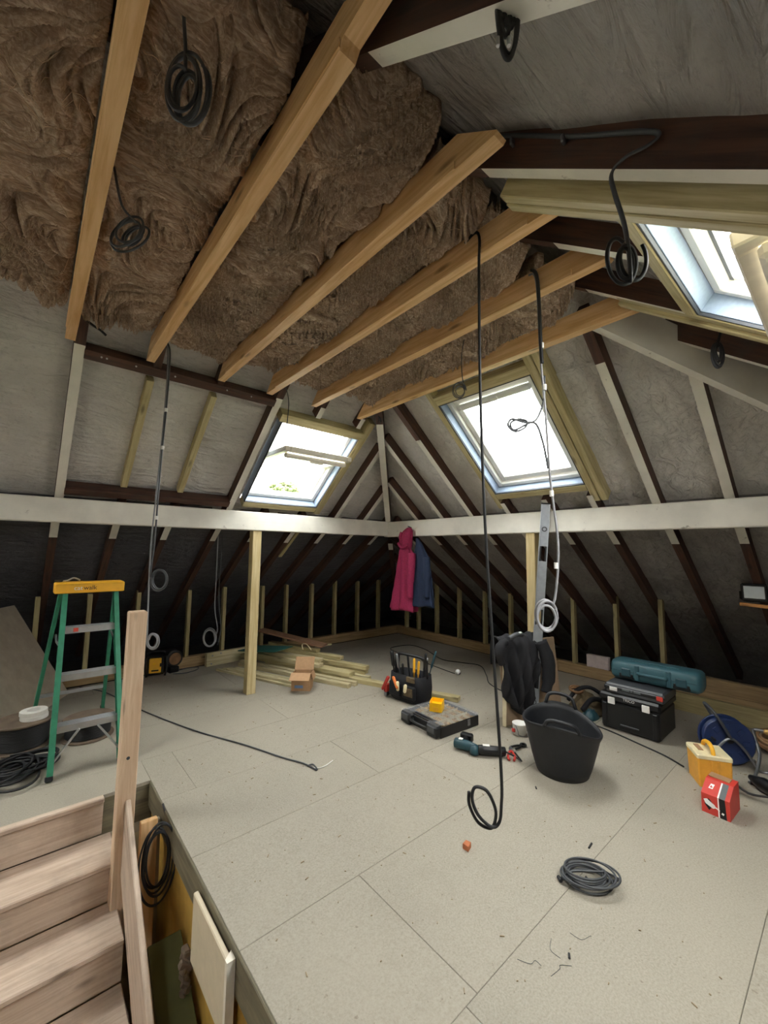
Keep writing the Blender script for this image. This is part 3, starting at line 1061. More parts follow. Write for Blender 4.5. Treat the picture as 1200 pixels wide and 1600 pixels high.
# ------------------------------------------------------------------ stairwell and stairs
hall = structure('wall_stairwell')
mb = MB(); mb.box((0.722, 0.8, -1.355), (0.014, 4.75, 2.40)); mb.build('hall_wall', 'ochre', hall)
mb = MB(); mb.box((0.12, 3.135, -1.42), (1.23, 0.03, 2.26)); mb.build('hall_wall', 'creamwall', hall)
mb = MB(); mb.box((-0.50, 0.8, -1.42), (0.03, 4.75, 2.26)); mb.build('hall_wall', 'creamwall', hall)
mb = MB(); mb.box((0.12, -1.56, -1.42), (1.23, 0.03, 2.26)); mb.build('hall_wall', 'creamwall', hall)
mb = MB(); mb.box((0.12, 0.8, -2.56), (1.25, 4.75, 0.03)); mb.build('hall_floor', 'mdf', hall)
beam('trimmer_board', (0.703, 3.10, -0.155), (0.703, 0.25, -0.155), 0.022, 0.150, 'greyboard', hall)
beam('trimmer_board', (-0.46, 3.112, -0.24), (0.716, 3.112, -0.24), 0.022, 0.236, 'greyboard', hall)
beam('trimmer_board', (-0.482, 3.10, -0.24), (-0.482, 0.25, -0.24), 0.022, 0.236, 'greyboard', hall)
beam('trimmer_board', (-0.46, 0.24, -0.24), (0.69, 0.24, -0.24), 0.022, 0.236, 'greyboard', hall)

st = thing('staircase', 'dusty pine staircase dropping through the floor opening at lower left', 'stairs', (0.02, 1.6, -2.54))
GO, RI = 0.28, 0.21
beam('tread', (-0.455, 3.075, -0.026), (0.445, 3.075, -0.026), 0.05, 0.03, 'stair', st, bev=0.006)
for k in range(1, 11):
    z, yn = -RI * k, 3.05 - GO * k
    beam('tread', (-0.455, yn + GO / 2 + 0.012, z - 0.03), (0.491, yn + GO / 2 + 0.012, z - 0.03), GO + 0.022, 0.03, 'stair', st, bev=0.006)
for k in range(0, 11):
    z, yn = -RI * k, 3.05 - GO * k
    beam('riser', (-0.455, yn + 0.035, z - RI), (0.491 if k else 0.445, yn + 0.035, z - RI), 0.018, RI - 0.031, 'stair', st, bev=0.002)
for x0, x1, nm in ((0.492, 0.518, 'stringer'), (-0.483, -0.457, 'stringer')):
    ya, za = 2.708, 0.125
    ye = 0.32
    ze = za - (ya - ye) * RI / GO
    L = math.hypot(ya - ye, za - ze)
    X = Vector((0, ye - ya, ze - za)) / L
    Z = Vector((0, -X.z, X.y)) * -1
    if Z.z < 0: Z = -Z
    Y = Z.cross(X)
    mb = MB().box((L / 2, 0, -0.155), (L, x1 - x0, 0.31), 0.005)
    mb.build(nm, 'stair', st, M_axes(X, Y, Z, ((x0 + x1) / 2, ya, za)), world=True)
nw = beam('newel_post', (0.498, 2.755, -0.55), (0.498, 2.755, 1.135), 0.088, 0.088, 'pine', st, (0, 1, 0), bev=0.005, z0=-0.044)
for x, z in ((-0.006, 0.05), (0.004, -0.40)):
    MB().cyl((z, 0.0 + x, -0.0435), (z, x, -0.0455), 0.009, 10).build('peg_hole', 'seal', nw)

def loose(name, label, cat, p0, p1, wd, dp, mat, outward=(0, 0, 1), group=None, bev=0.003, roll=0.0, z0=0.0):
    return tag(beam(name, p0, p1, wd, dp, mat, None, outward, bev=bev, roll=roll, z0=z0), label, cat, group)
loose('timber_plank', 'yellow timber plank standing in the stairwell gap, looped with black cable', 'timber', (0.604, 2.60, -0.98), (0.610, 2.67, -0.01), 0.084, 0.04, 'joist', (0, 1, 0))
loose('timber_plank', 'narrow grey timber strip standing beside the yellow plank in the stairwell gap', 'timber', (0.668, 2.66, -0.98), (0.672, 2.74, -0.06), 0.024, 0.045, 'sheetboard', (0, 1, 0))
mb = MB().box((0, 0, 0), (0.145, 1.35, 0.018), 0.003)
o = mb.build('board_offcut', 'olive', None, Matrix.Translation((0.618, 1.72, -0.72)) @ Matrix.Rotation(math.atan(0.62), 4, 'X'))
tag(o, 'olive green board lying on the slope between stair stringer and stairwell wall', 'board')
pn = thing('panel', 'cream panel with a white end hanging inside the right edge of the stairwell', 'panel', (0.672, 1.82, -0.31))
MB().box((0, 0.02, 0.14), (0.022, 0.40, 0.28), 0.004).build('panel_face', 'radiator', pn)
MB().prism([(-0.014, -0.20), (0.018, -0.20), (0.018, -0.155), (-0.014, -0.18)], -0.02, 0.285).build('end_strip', 'paleedge', pn)
mb = MB()
for k in range(9):
    a = k * 0.7
    mb.box((0.004 * math.sin(a * 3), 0.012 * math.cos(a * 2), -0.02 * k + 0.08), (0.03, 0.05 + 0.015 * math.sin(a), 0.03), 0.006, rz=a, rx=0.5 * math.sin(a))
o = mb.build('bark_scrap', 'drumwood', None, Matrix.Translation((0.684 - 0.02, 2.10, -0.40)))
tag(o, 'small torn brown scrap wedged beside the cream panel in the stairwell', 'scrap')

def cable(name, label, pts, r, mat, group=None, flat=1.0, seg=6, n=6, parent=None, closed=False, cat='cable'):
    mb = MB().tube(smooth_path(pts, n, closed), r, seg, closed, flat=flat)
    o = mb.build_centred(name, mat, parent, True)
    if label: tag(o, label, cat, group)
    return o
def coil(c, rx, ry, turns, ax, ay, wob=0.15, seed=1, lift=(0, 0, 0), n=14, a0=0.0):
    r = random.Random(seed)
    c, ax, ay, lift = Vector(c), Vector(ax).normalized(), Vector(ay).normalized(), Vector(lift)
    out, ph = [], [r.uniform(0, 6) for _ in range(4)]
    N = int(turns * n)
    for i in range(N + 1):
        a = a0 + 2 * math.pi * i / n
        t = i / max(N, 1)
        k = 1 + wob * math.sin(a * 0.37 + ph[0]) + wob * 0.5 * math.sin(a * 0.61 + ph[1])
        out.append(c + ax * (rx * k * math.cos(a) + wob * rx * 0.5 * math.sin(a * 0.23 + ph[2])) + ay * (ry * k * math.sin(a)) + lift * (t + 0.25 * math.sin(a * 0.5 + ph[3])))
    return out
SIDE = Vector((0.757, -0.653, 0))       # across the room as seen from the stairs
UPV = Vector((0, 0, 1))

cable('cable_coil', 'black cable looped over the yellow plank in the stairwell gap', [(0.69, 2.74, 0.02)] + coil((0.632, 2.565, -0.165), 0.068, 0.165, 5, (0.9, -0.25, 0.12), (0, 0, 1), 0.22, 3, (0.0, -0.02, 0)), 0.0055, 'cableblack', n=3)

# ------------------------------------------------------------------ hanging cables
cable('hanging_cable', 'long black cable hanging nearest, ending in loops above the floor',
      [(1.40, 1.08, 2.90), (1.400, 1.006, 2.90), (1.4, 1.005, 2.70), (1.4, 1.005, 2.212), (1.409, 0.997, 1.664), (1.426, 0.982, 1.199), (1.449, 0.963, 0.662), (1.448, 0.964, 0.521), (1.441, 0.97, 0.463), (1.419, 0.989, 0.447), (1.382, 1.021, 0.486), (1.363, 1.037, 0.544), (1.371, 1.03, 0.59), (1.405, 1.001, 0.579), (1.433, 0.985, 0.521), (1.441, 0.985, 0.475), (1.425, 0.995, 0.438), (1.39, 1.03, 0.455), (1.362, 1.05, 0.52), (1.36, 1.05, 0.57)], 0.0064, 'cableblack')
cable('hanging_cable', 'grey twin cable hanging before the large roof window, its coil against the spirit level',
      [(1.815, 1.00, 2.90), (1.821, 0.964, 2.849), (1.83, 0.956, 2.449), (1.842, 0.946, 2.19), (1.854, 0.936, 1.845), (1.875, 0.918, 1.541), (1.862, 0.93, 1.31)] + coil((1.822, 0.963, 1.222), 0.045, 0.062, 4, SIDE, UPV, 0.12, 5, (-0.02, -0.02, -0.02), a0=0.6), 0.006, 'cablegrey')
cable('hanging_cable', 'dark upper sleeve of cable taped to the grey twin cable below the fifth joist',
      [(1.813, 0.985, 2.92), (1.817, 0.956, 2.849), (1.823, 0.950, 2.50), (1.826, 0.948, 2.42)], 0.009, 'cableblack')
cable('hanging_cable', 'thin grey wire branching off into a small ring across the large roof window',
      [(1.842, 0.946, 2.36), (1.838, 0.95, 2.239), (1.809, 0.975, 2.142), (1.771, 1.008, 2.126), (1.72, 1.052, 2.141), (1.706, 1.065, 2.109), (1.731, 1.043, 2.081), (1.766, 1.012, 2.1), (1.772, 1.006, 2.132), (1.74, 1.034, 2.14), (1.715, 1.058, 2.12), (1.73, 1.045, 2.088), (1.80, 0.983, 2.125), (1.83, 0.957, 2.032), (1.848, 0.943, 1.90)], 0.005, 'cabledark')
mb = MB()
for z, x in ((2.51, 1.829), (2.30, 1.838), (1.78, 1.857), (1.44, 1.868)):
    mb.cyl((x, 0.948 - (2.5 - z) * 0.02, z - 0.014), (x, 0.948 - (2.5 - z) * 0.02, z + 0.014), 0.010, 8)
tag(mb.build('tape_wraps', 'nylon'), 'white tape wraps round the grey twin cable by the large roof window', 'tape', kind='stuff')
cable('hanging_cable', 'thin grey wire with two rings hanging at the top corner of the large roof window',
      [(2.022, 1.572, 2.86), (2.010, 1.584, 2.75), (2.014, 1.58, 2.60)] + coil((2.0, 1.594, 2.525), 0.034, 0.042, 3, SIDE, UPV, 0.2, 8, (0.01, 0.01, 0)), 0.003, 'cabledark')
cable('hanging_cable', 'thin dark wire hanging from the fourth joist beside the small roof window',
      [(1.50, 3.04, 2.90), (1.535, 3.03, 2.80), (1.55, 3.03, 2.70), (1.542, 3.038, 2.50)], 0.004, 'cabledark')
cable('hanging_cable', 'grey twin cable hanging from the second joist with a coil at ladder height',
      [(0.60, 3.02, 2.93), (0.629, 3.00, 2.86), (0.632, 2.99, 2.691), (0.63, 2.995, 2.442), (0.623, 3.00, 2.175), (0.618, 3.01, 1.869), (0.616, 3.02, 1.527), (0.607, 3.03, 1.34)] + coil((0.652, 3.008, 1.29), 0.05, 0.065, 4, SIDE, UPV, 0.1, 11, (0.01, 0.01, 0), a0=3.0), 0.0055, 'cabledark')
cable('hanging_cable', 'second grey cable beside it, hanging lower behind the newel post with a small ring',
      [(0.598, 3.05, 2.93), (0.622, 3.02, 2.86), (0.626, 3.01, 2.5), (0.612, 3.03, 1.9), (0.603, 3.052, 1.527), (0.607, 3.048, 1.194), (0.611, 3.043, 0.98)] + coil((0.638, 3.02, 0.90), 0.032, 0.045, 3, SIDE, UPV, 0.12, 13, (0.01, 0.01, 0), a0=3.0), 0.005, 'cablegrey')
mb = MB()
for z, x, y in ((2.17, 0.6235, 3.002), (2.43, 0.6285, 2.997), (1.70, 0.616, 3.016)):
    mb.cyl((x, y, z - 0.012), (x, y, z + 0.012), 0.012, 8)
tag(mb.build('tape_wraps', 'nylon'), 'white tape wraps round the cables hanging from the second joist', 'tape', kind='stuff')
cable('hanging_cable', 'grey twin cable hanging behind the left purlin with a coil above the pale timber block',
      [(1.60, 4.72, 1.66), (1.597, 4.709, 1.198), (1.60, 4.711, 0.846), (1.632, 4.69, 0.62)] + coil((1.565, 4.735, 0.52), 0.066, 0.092, 4, SIDE, UPV, 0.1, 17, (0.01, 0.02, 0), a0=0.3), 0.0055, 'cablegrey')
cable('hanging_cable', 'thin grey cable hanging just right of the coil behind the left purlin',
      [(1.635, 4.69, 1.66), (1.633, 4.678, 1.50), (1.627, 4.684, 0.987), (1.656, 4.658, 0.638), (1.637, 4.675, 0.45)], 0.005, 'cabledark')
cable('hanging_cable', 'dark cable bundle hanging under the insulation at upper left, larger of the two there',
      [(0.194, 1.043, 2.93), (0.208, 1.03, 2.761), (0.21, 1.029, 2.70)] + coil((0.206, 1.03, 2.655), 0.036, 0.075, 7, SIDE, UPV, 0.3, 19, (0.02, 0.0, -0.02), a0=1.2), 0.0045, 'cabledark')
cable('hanging_cable', 'small dark cable bundle under the insulation beside the first joist',
      [(0.136, 1.708, 2.90), (0.166, 1.682, 2.75)] + coil((0.182, 1.668, 2.655), 0.042, 0.055, 5, SIDE, (0.3, 0, 1), 0.3, 23, (0.03, 0.0, -0.02), a0=1.2), 0.0045, 'cabledark')
cable('hanging_cable', 'flat black cable end poking out above the recess rail by the second joist',
      [(0.10, 3.00, 2.93), (0.19, 3.03, 2.885), (0.235, 2.98, 2.84), (0.265, 2.975, 2.815)], 0.008, 'cableblack', flat=0.5)
cable('hanging_cable', 'black cable bundle hanging under the upper white rafter at top centre',
      [(0.639, 0.395, 2.75), (0.628, 0.405, 2.69)] + coil((0.640, 0.395, 2.600), 0.014, 0.085, 6, SIDE, UPV, 0.35, 29, (0.015, -0.012, 0.0), a0=1.6), 0.0048, 'cableblack')
mb = MB()
for x, y in ((0.632, 0.402), (0.648, 0.388)):
    mb.cyl((x, y, 2.500), (x, y, 2.518), 0.004, 8)
tag(mb.build('wire_ends', 'silver'), 'two bright cut wire ends under the black bundle at top centre', 'wire', kind='stuff')
cable('flat_cable', 'flat grey cable clipped along the dark rafter, dropping beside the opened roof window',
      [(1.02, 0.98, 2.925), (1.06, 0.90, 2.96), (1.10, 0.80, 2.98), (1.128, 0.70, 2.92), (1.130, 0.592, 2.831), (1.130, 0.463, 2.721), (1.130, 0.302, 2.600), (1.132, 0.262, 2.56), (1.128, 0.285, 2.545), (1.125, 0.335, 2.55), (1.130, 0.373, 2.535), (1.134, 0.370, 2.479), (1.151, 0.355, 2.385), (1.158, 0.349, 2.293), (1.157, 0.349, 2.215)], 0.0075, 'cabledark', flat=0.55)
cable('flat_cable', 'flat black cable coil with white edge hooked at the end of the clipped flat cable',
      coil((1.138, 0.364, 2.275), 0.026, 0.052, 3, SIDE, UPV, 0.25, 31, (0.03, -0.02, 0), a0=1.0), 0.0065, 'cableblack', flat=0.5)
mb = MB()
for y in (0.67, 0.50):
    z = 2.8 + (y - 0.69) * TB + 0.085
    mb.box((1.128, y, z - 0.0), (0.022, 0.010, 0.026), 0.003)
tag(mb.build('cable_clips', 'steel'), 'small clips holding the flat grey cable to the dark rafter', 'clip', kind='stuff')
cable('flat_cable', 'short black cable bundle hanging at the far right under the opened roof window',
      [(2.56, 0.372, 2.67), (2.54, 0.385, 2.58)] + coil((2.525, 0.397, 2.497), 0.020, 0.050, 4, SIDE, UPV, 0.3, 37, (0.01, -0.01, 0), a0=1.4), 0.006, 'cableblack')
mb = MB()
for k in range(7):
    r = random.Random(k)
    a = Vector((2.52 + r.uniform(-.03, .03), 3.02, 2.96))
    mb.tube(smooth_path([a, Vector((2.55 + r.uniform(-.02, .02), 3.06, 2.88)), Vector((2.585 + r.uniform(-.05, .05), 3.05, 2.80 + r.uniform(-.03, .03)))], 4), 0.0035, 5)
tag(mb.build_centred('wire_cluster', 'cabledark', None, True), 'cluster of dark wire ends over the top of the corner hip rafter', 'wire', kind='stuff')

# ------------------------------------------------------------------ cables on the floor
cable('floor_cable', 'long dark cable snaking over the floor from behind the ladder to mid floor',
      [(0.509, 5.55, 0.006), (0.697, 5.189, 0.006), (0.876, 4.469, 0.006), (1.121, 3.704, 0.006), (1.346, 3.185, 0.006), (1.482, 2.82, 0.006), (1.562, 2.639, 0.006), (1.586, 2.509, 0.006), (1.60, 2.58, 0.010), (1.562, 2.594, 0.008)], 0.0055, 'cabledark')
cable('floor_cable', 'short white wire at the loose end of the long floor cable',
      [(1.57, 2.60, 0.005), (1.60, 2.53, 0.005), (1.66, 2.52, 0.005), (1.742, 2.547, 0.005)], 0.0035, 'cablewhite')
cable('floor_cable', 'black cable curving over the floor behind the tool bag toward the leaning board',
      [(4.322, 4.201, 0.006), (4.217, 4.422, 0.006), (4.305, 4.8, 0.006), (4.689, 4.771, 0.006), (4.674, 4.407, 0.006), (4.443, 3.885, 0.006), (4.524, 3.613, 0.006), (4.6, 3.355, 0.006), (4.311, 3.052, 0.006), (4.074, 2.842, 0.006), (3.95, 2.55, 0.006), (3.92, 2.25, 0.006)], 0.0055, 'cableblack')
cable('floor_cable', 'short black cable leading to the white ball on the floor', [(4.32, 4.18, 0.006), (4.15, 3.95, 0.006), (4.089, 3.575, 0.006), (4.06, 3.34, 0.006)], 0.005, 'cableblack')
cable('floor_cable', 'black cable running along the floor from the black toolbox to the yellow transformer',
      [(3.84, 1.58, 0.006), (3.806, 1.427, 0.006), (3.741, 1.217, 0.006), (3.68, 1.033, 0.006), (3.60, 0.90, 0.006)], 0.006, 'cableblack')
pts = []
r = random.Random(5)
pts = coil((2.04, 0.905, 0.012), 0.096, 0.070, 9, SIDE, (0.653, 0.757, 0), 0.24, 41, (0, 0, 0.034))
pts = [Vector((1.955, 0.985, 0.008))] + [Vector((p.x, p.y, max(p.z, 0.0075))) for p in pts] + [Vector((2.08, 0.86, 0.05)), Vector((1.99, 0.95, 0.045)), Vector((1.94, 0.99, 0.012))]
cc = cable('cable_coil', 'grey black cable coiled on the bare floor in the right foreground', pts, 0.0048, 'cabledark', n=3)
mb = MB().box((0, 0, 0), (0.028, 0.018, 0.014), 0.003, rz=0.6)
mb.build('cable_tag', 'nylon', cc, Matrix.Translation((1.957, 0.945, 0.022)), world=True)
mb = MB().cyl((-0.012, 0, 0), (0.014, 0, 0), 0.008, 8)
mb.build('plug_end', 'cableblack', cc, Matrix.Translation((1.945, 0.99, 0.010)) @ Matrix.Rotation(0.9, 4, 'Z'), world=True)

# ------------------------------------------------------------------ stepladder
ld = thing('stepladder', 'green fibreglass stepladder with yellow top cap and aluminium steps', 'ladder', (0.39, 4.05, 0))
for x0, x1, n_ in ((0.185, 0.212, 'front_rail'), (0.60, 0.556, 'front_rail')):
    s_ = 1 if x1 > x0 else -1
    mb = MB()
    A, B = Vector((x0, 3.50, 0.012)), Vector((x1, 3.93, 1.17))
    d = (B - A).normalized(); yv = Vector((1, 0, 0)); yv = (yv - d * yv.dot(d)).normalized(); zv = d.cross(yv)
    L = (B - A).length
    mb.box((L / 2, 0, 0), (L, 0.006, 0.075), 0.001)
    mb.box((L / 2, 0.014 * s_, 0.035), (L, 0.03, 0.006), 0.001)
    mb.box((L / 2, 0.014 * s_, -0.035), (L, 0.03, 0.006), 0.001)
    rl = mb.build(n_, 'laddergreen', ld, M_axes(d, yv, zv, A), world=True)
    MB().box((0, 0.010 * s_, 0), (0.03, 0.04, 0.082), 0.004).build('foot', 'blackrub', rl)
for x0, x1 in ((0.115, 0.205), (0.615, 0.555)):
    A, B = Vector((x0, 4.70, 0.012)), Vector((x1, 4.02, 1.17))
    d = (B - A).normalized(); yv = Vector((1, 0, 0)); yv = (yv - d * yv.dot(d)).normalized(); zv = d.cross(yv)
    L = (B - A).length
    rl = MB().box((L / 2, 0, 0), (L, 0.026, 0.045), 0.003).build('rear_rail', 'laddergreen', ld, M_axes(d, yv, zv, A), world=True)
    MB().box((0, 0, 0), (0.03, 0.034, 0.052), 0.004).build('foot', 'blackrub', rl)
for z in (0.29, 0.60, 0.91):
    t = z / 1.2
    y = 3.5 + 0.445 * t
    xa, xb = 0.192 + 0.025 * t, 0.594 - 0.04 * t
    mb = MB()
    mb.box(((xa + xb) / 2, y + 0.045, z - 0.004), (xb - xa, 0.09, 0.008), 0.002)
    mb.box(((xa + xb) / 2, y, z - 0.022), (xb - xa, 0.006, 0.045), 0.002)
    mb.box(((xa + xb) / 2, y + 0.088, z - 0.018), (xb - xa, 0.005, 0.035), 0.002)
    for k in range(5): mb.box(((xa + xb) / 2, y + 0.012 + k * 0.016, z + 0.001), (xb - xa - 0.02, 0.004, 0.003), 0)
    sp = mb.build('step', 'silver', ld, I4, world=True)
    if z > 0.9:
        MB().box((0.30, y - 0.0035, z - 0.02), (0.03, 0.001, 0.028), 0).build('red_mark', 'redlight', sp, I4, world=True)
for sx, xa in ((1, 0.20), (-1, 0.588)):
    MB().box((xa + sx * 0.07, 3.56, 0.165), (0.012, 0.02, 0.25), 0.002, ry=sx * 0.62).build('brace', 'silver', ld, I4, world=True)
for xa in (0.205, 0.572):
    MB().tube([(xa, 3.79, 0.80), (xa, 4.10, 0.77), (xa, 4.24, 0.80)], 0.008, 6).build('spreader', 'silver', ld, I4, world=True)
MB().box((0.36, 4.56, 0.25), (0.46, 0.012, 0.03), 0.003).build('rear_crossbar', 'silver', ld, I4, world=True)
cap = MB()
cap.box((0.375, 3.95, 1.222), (0.44, 0.17, 0.026), 0.010)
cap.box((0.375, 3.872, 1.192), (0.44, 0.014, 0.072), 0.006)
cap.box((0.375, 4.028, 1.192), (0.44, 0.014, 0.072), 0.006)
for sx in (-1, 1): cap.box((0.375 + sx * 0.213, 3.95, 1.192), (0.014, 0.16, 0.072), 0.006)
cp = cap.build('top_cap', 'yellow', ld, I4, world=True)
Mt = M_axes((1, 0, 0), (0, 0, 1), (0, -1, 0), (0.0, 3.8640, 1.193))
text('lettering', 'cat', 0.045, 'whitecard', cp, wm(cp).inverted() @ (Matrix.Translation((0.325, 0, 0)) @ Mt), align='RIGHT')
text('lettering', 'walk', 0.045, 'black', cp, wm(cp).inverted() @ (Matrix.Translation((0.33, 0, 0)) @ Mt), align='LEFT')
pl_ = thing('pincers', 'small silver pincers left on the yellow ladder top', 'tool', (0.24, 3.94, 1.236))
MB().tube(smooth_path([(-0.05, 0, 0.008), (-0.01, 0.0, 0.012), (0.03, 0.01, 0.03), (0.07, 0.0, 0.012)], 4), 0.006, 6).build('handle', 'silver', pl_)
MB().box((-0.06, 0.0, 0.012), (0.05, 0.028, 0.018), 0.005).build('jaw', 'blackrub', pl_)

# ------------------------------------------------------------------ left side: boards, drums, radio, tangle
def lean_sheet(name, label, c0, c1, lean, L, th, mat):
    """bottom edge c0 -> c1, lean = direction the sheet rises in."""
    c0, c1 = Vector(c0), Vector(c1)
    x = (c1 - c0).normalized()
    z = Vector(lean).normalized(); z = (z - x * z.dot(x)).normalized()
    y = z.cross(x)
    W_ = (c1 - c0).length
    mb = MB().box((W_ / 2, 0, L / 2), (W_, th, L), 0.002)
    return tag(mb.build(name, mat, None, M_axes(x, y, z, c0)), label, 'board')
lean_sheet('sheet_board', 'tall grey-brown sheet board leaning at the far left behind the cable drums', (0.40, 5.36, 0.010), (-0.02, 4.55, 0.010), (-0.50, 0.28, 0.94), 1.05, 0.018, 'sheetboard')
lean_sheet('sheet_board', 'nearer grey-brown sheet board leaning at the far left edge', (-0.05, 4.0, 0.010), (-0.47, 3.18, 0.010), (-0.50, 0.28, 0.94), 0.80, 0.018, 'sheetboard')

def drum(label, x, y, r, h, group='cable drums by the ladder'):
    d = thing('cable_drum', label, 'cable drum', (x, y, 0), 0, group)
    MB().lathe([(r - 0.004, 0), (r, 0.004), (r, 0.012), (r - 0.004, 0.016)], 32).build('flange', 'drumwood', d, smooth=False)
    MB().lathe([(0.03, 0), (r - 0.004, 0), (r, 0.004), (r, 0.012), (r - 0.004, 0.016), (0.03, 0.016)], 32).build('flange', 'drumwood', d, Matrix.Translation((0, 0, h - 0.016)))
    prof = [(0.05, 0.018)]
    nn = int((h - 0.04) / 0.012)
    for k in range(nn):
        z = 0.02 + k * 0.012
        prof += [(r * 0.84, z), (r * 0.87, z + 0.004), (r * 0.87, z + 0.008), (r * 0.84, z + 0.0115)]
    prof.append((0.05, h - 0.018))
    MB().lathe(prof, 32).build('wound_cable', 'cableblack', d, smooth=True)
    return d
drum('black cable drum with brown flanges at left, carrying white tape rolls', 0.055, 4.22, 0.185, 0.20)
drum('black cable drum behind the lowest ladder step', 0.455, 4.12, 0.175, 0.15)
for k, lb in enumerate(('lower white tape roll lying on the left cable drum', 'upper white tape roll stacked on the left cable drum')):
    t_ = MB().lathe([(0.042, 0), (0.083, 0), (0.085, 0.003), (0.085, 0.027), (0.083, 0.03), (0.042, 0.03), (0.042, 0)], 28)
    o = t_.build('tape_roll', 'whitetape', None, Matrix.Translation((0.115 - 0.006 * k, 4.19 + 0.004 * k, 0.2005 + 0.0305 * k)))
    tag(o, lb, 'tape', 'white tape rolls')
mb = MB()
for k in range(6):
    c = coil((0.03 + 0.03 * math.sin(k * 2.1), 3.73 + 0.045 * math.cos(k * 1.7), 0.010 + 0.008 * k), 0.16, 0.10, 2.6, (math.cos(k * .9), math.sin(k * .9), 0), (-math.sin(k * .9), math.cos(k * .9), 0), 0.35, 50 + k, (0, 0, 0.02))
    mb.tube(smooth_path([Vector((p.x, p.y, max(p.z, 0.009))) for p in c], 2), 0.008, 5)
tag(mb.build_centred('cable_tangle', 'cableblack', None, True), 'heap of tangled black cable on the floor left of the stepladder foot', 'cable')

rd = thing('site_radio', 'yellow and black site radio on the floor by the left sole plate', 'radio', (1.235, 5.54, 0), -0.25)
MB().box((0, 0, 0.125), (0.20, 0.15, 0.21), 0.025).build('body', 'black', rd)
fp = MB().box((-0.01, -0.078, 0.13), (0.125, 0.016, 0.17), 0.008).build('front_panel', 'yellow', rd)
MB().box((-0.01, -0.088, 0.075), (0.075, 0.006, 0.016), 0.002).build('dark_bar', 'black', rd)
MB().box((0.045, -0.089, 0.135), (0.018, 0.008, 0.04), 0.002).build('switch', 'black', rd)
MB().cyl((-0.02, -0.085, 0.155), (-0.02, -0.092, 0.155), 0.016, 12).build('dial', 'brightyellow', rd)
for sx in (-1, 1):
    MB().tube(smooth_path([(sx * 0.095, -0.09, 0.012), (sx * 0.112, -0.095, 0.12), (sx * 0.10, -0.08, 0.235), (sx * 0.10, 0.06, 0.245), (sx * 0.112, 0.085, 0.13), (sx * 0.095, 0.08, 0.012)], 4), 0.012, 6).build('roll_bar', 'black', rd, smooth=True)
MB().tube(smooth_path([(-0.10, 0.0, 0.245), (-0.06, 0.0, 0.275), (0.06, 0.0, 0.275), (0.10, 0.0, 0.245)], 4), 0.011, 6).build('handle', 'black', rd, smooth=True)
sp2 = thing('work_lamp', 'round brown-faced lamp in a black shell behind the site radio', 'lamp', (1.42, 5.55, 0), 0.2)
MB().lathe([(0.0, -0.05), (0.085, -0.05), (0.10, -0.02), (0.10, 0.03), (0.085, 0.04), (0.0, 0.04)], 20, Matrix.Translation((0, 0, 0.165)) @ Matrix.Rotation(math.pi / 2, 4, 'X')).build('shell', 'black', sp2)
MB().lathe([(0.0, 0), (0.07, 0), (0.07, 0.006), (0, 0.006)], 20, Matrix.Translation((0, -0.040, 0.165)) @ Matrix.Rotation(math.pi / 2, 4, 'X')).build('lens', 'brown', sp2)
MB().box((0, 0, 0.035), (0.12, 0.09, 0.07), 0.012).build('base', 'black', sp2)
cable('floor_cable', 'short grey cable loop on the floor beside the site radio', [(1.40, 5.45, 0.006), (1.52, 5.40, 0.006), (1.66, 5.45, 0.006), (1.72, 5.56, 0.006), (1.60, 5.60, 0.006), (1.45, 5.56, 0.006)], 0.006, 'cabledark')
tb_ = loose('timber_block', 'pale timber block with bolts standing against the left sole plate', 'timber', (1.80, 5.545, 0), (2.40, 5.60, 0), 0.06, 0.165, 'plank')
for x, z in ((-0.23, 0.13), (-0.12, 0.145), (0.21, 0.125), (-0.24, 0.03)):
    MB().cyl((x, -0.030, z), (x, -0.041, z), 0.010, 8).build('bolt', 'steel', tb_)

# ------------------------------------------------------------------ timber stack, box
AX = Vector((0.352, -0.936, 0))      # the way the timbers point
LT = Vector((0.936, 0.352, 0))
PILE = 'timbers stacked in mid floor'
def stick(label, near, L, wd, z, dp, mat='plank', da=0.0, tilt=0.0):
    d = Matrix.Rotation(da, 3, 'Z') @ AX
    p1 = Vector((near[0], near[1], z))
    p0 = p1 - d * L
    p0.z += tilt
    return loose('timber', label, 'timber', p0, p1, wd, dp, mat, (0, 0, 1), PILE)
stick('longest pale timber of the stack, its far end beside the toolbag', (3.372, 2.716), 2.6, 0.09, 0.0, 0.046, 'treated')
stick('timber at the bottom of the stack, second from the cardboard box', (2.853, 3.743), 1.8, 0.06, 0.0, 0.045, 'plank')
stick('timber at the bottom of the stack with a dark hollow end', (3.095, 3.805), 1.8, 0.06, 0.0, 0.045, 'plank')
stick('timber lying nearest the cardboard box at the bottom of the stack', (2.755, 3.735), 1.7, 0.06, 0.0, 0.045, 'plank')
stick('broad pale timber on the second layer, near end above the dark hollow end', (2.93, 3.93), 1.75, 0.13, 0.0465, 0.048, 'treated')
stick('pale timber on the second layer, right of the broad one', (3.12, 3.90), 1.75, 0.08, 0.0465, 0.045, 'treated', 0.0)
stick('topmost pale timber of the stack, running down to its near end', (3.12, 3.88), 1.72, 0.085, 0.096, 0.045, 'treated')
stick('short wide timber on the left of the top layer behind the cardboard box', (2.74, 4.30), 1.05, 0.10, 0.096, 0.045, 'plank')
stick('greenish timber on the third layer, right of the wide short one', (3.03, 4.28), 1.25, 0.085, 0.1415, 0.045, 'treated', 0.01)
stick('short timber lying highest at the far end of the stack', (2.90, 4.62), 0.85, 0.08, 0.187, 0.045, 'stud', -0.02)
stick('shorter timber over it, topmost behind the cardboard box', (2.78, 4.36), 0.9, 0.09, 0.1425, 0.04, 'plank', 0.02)
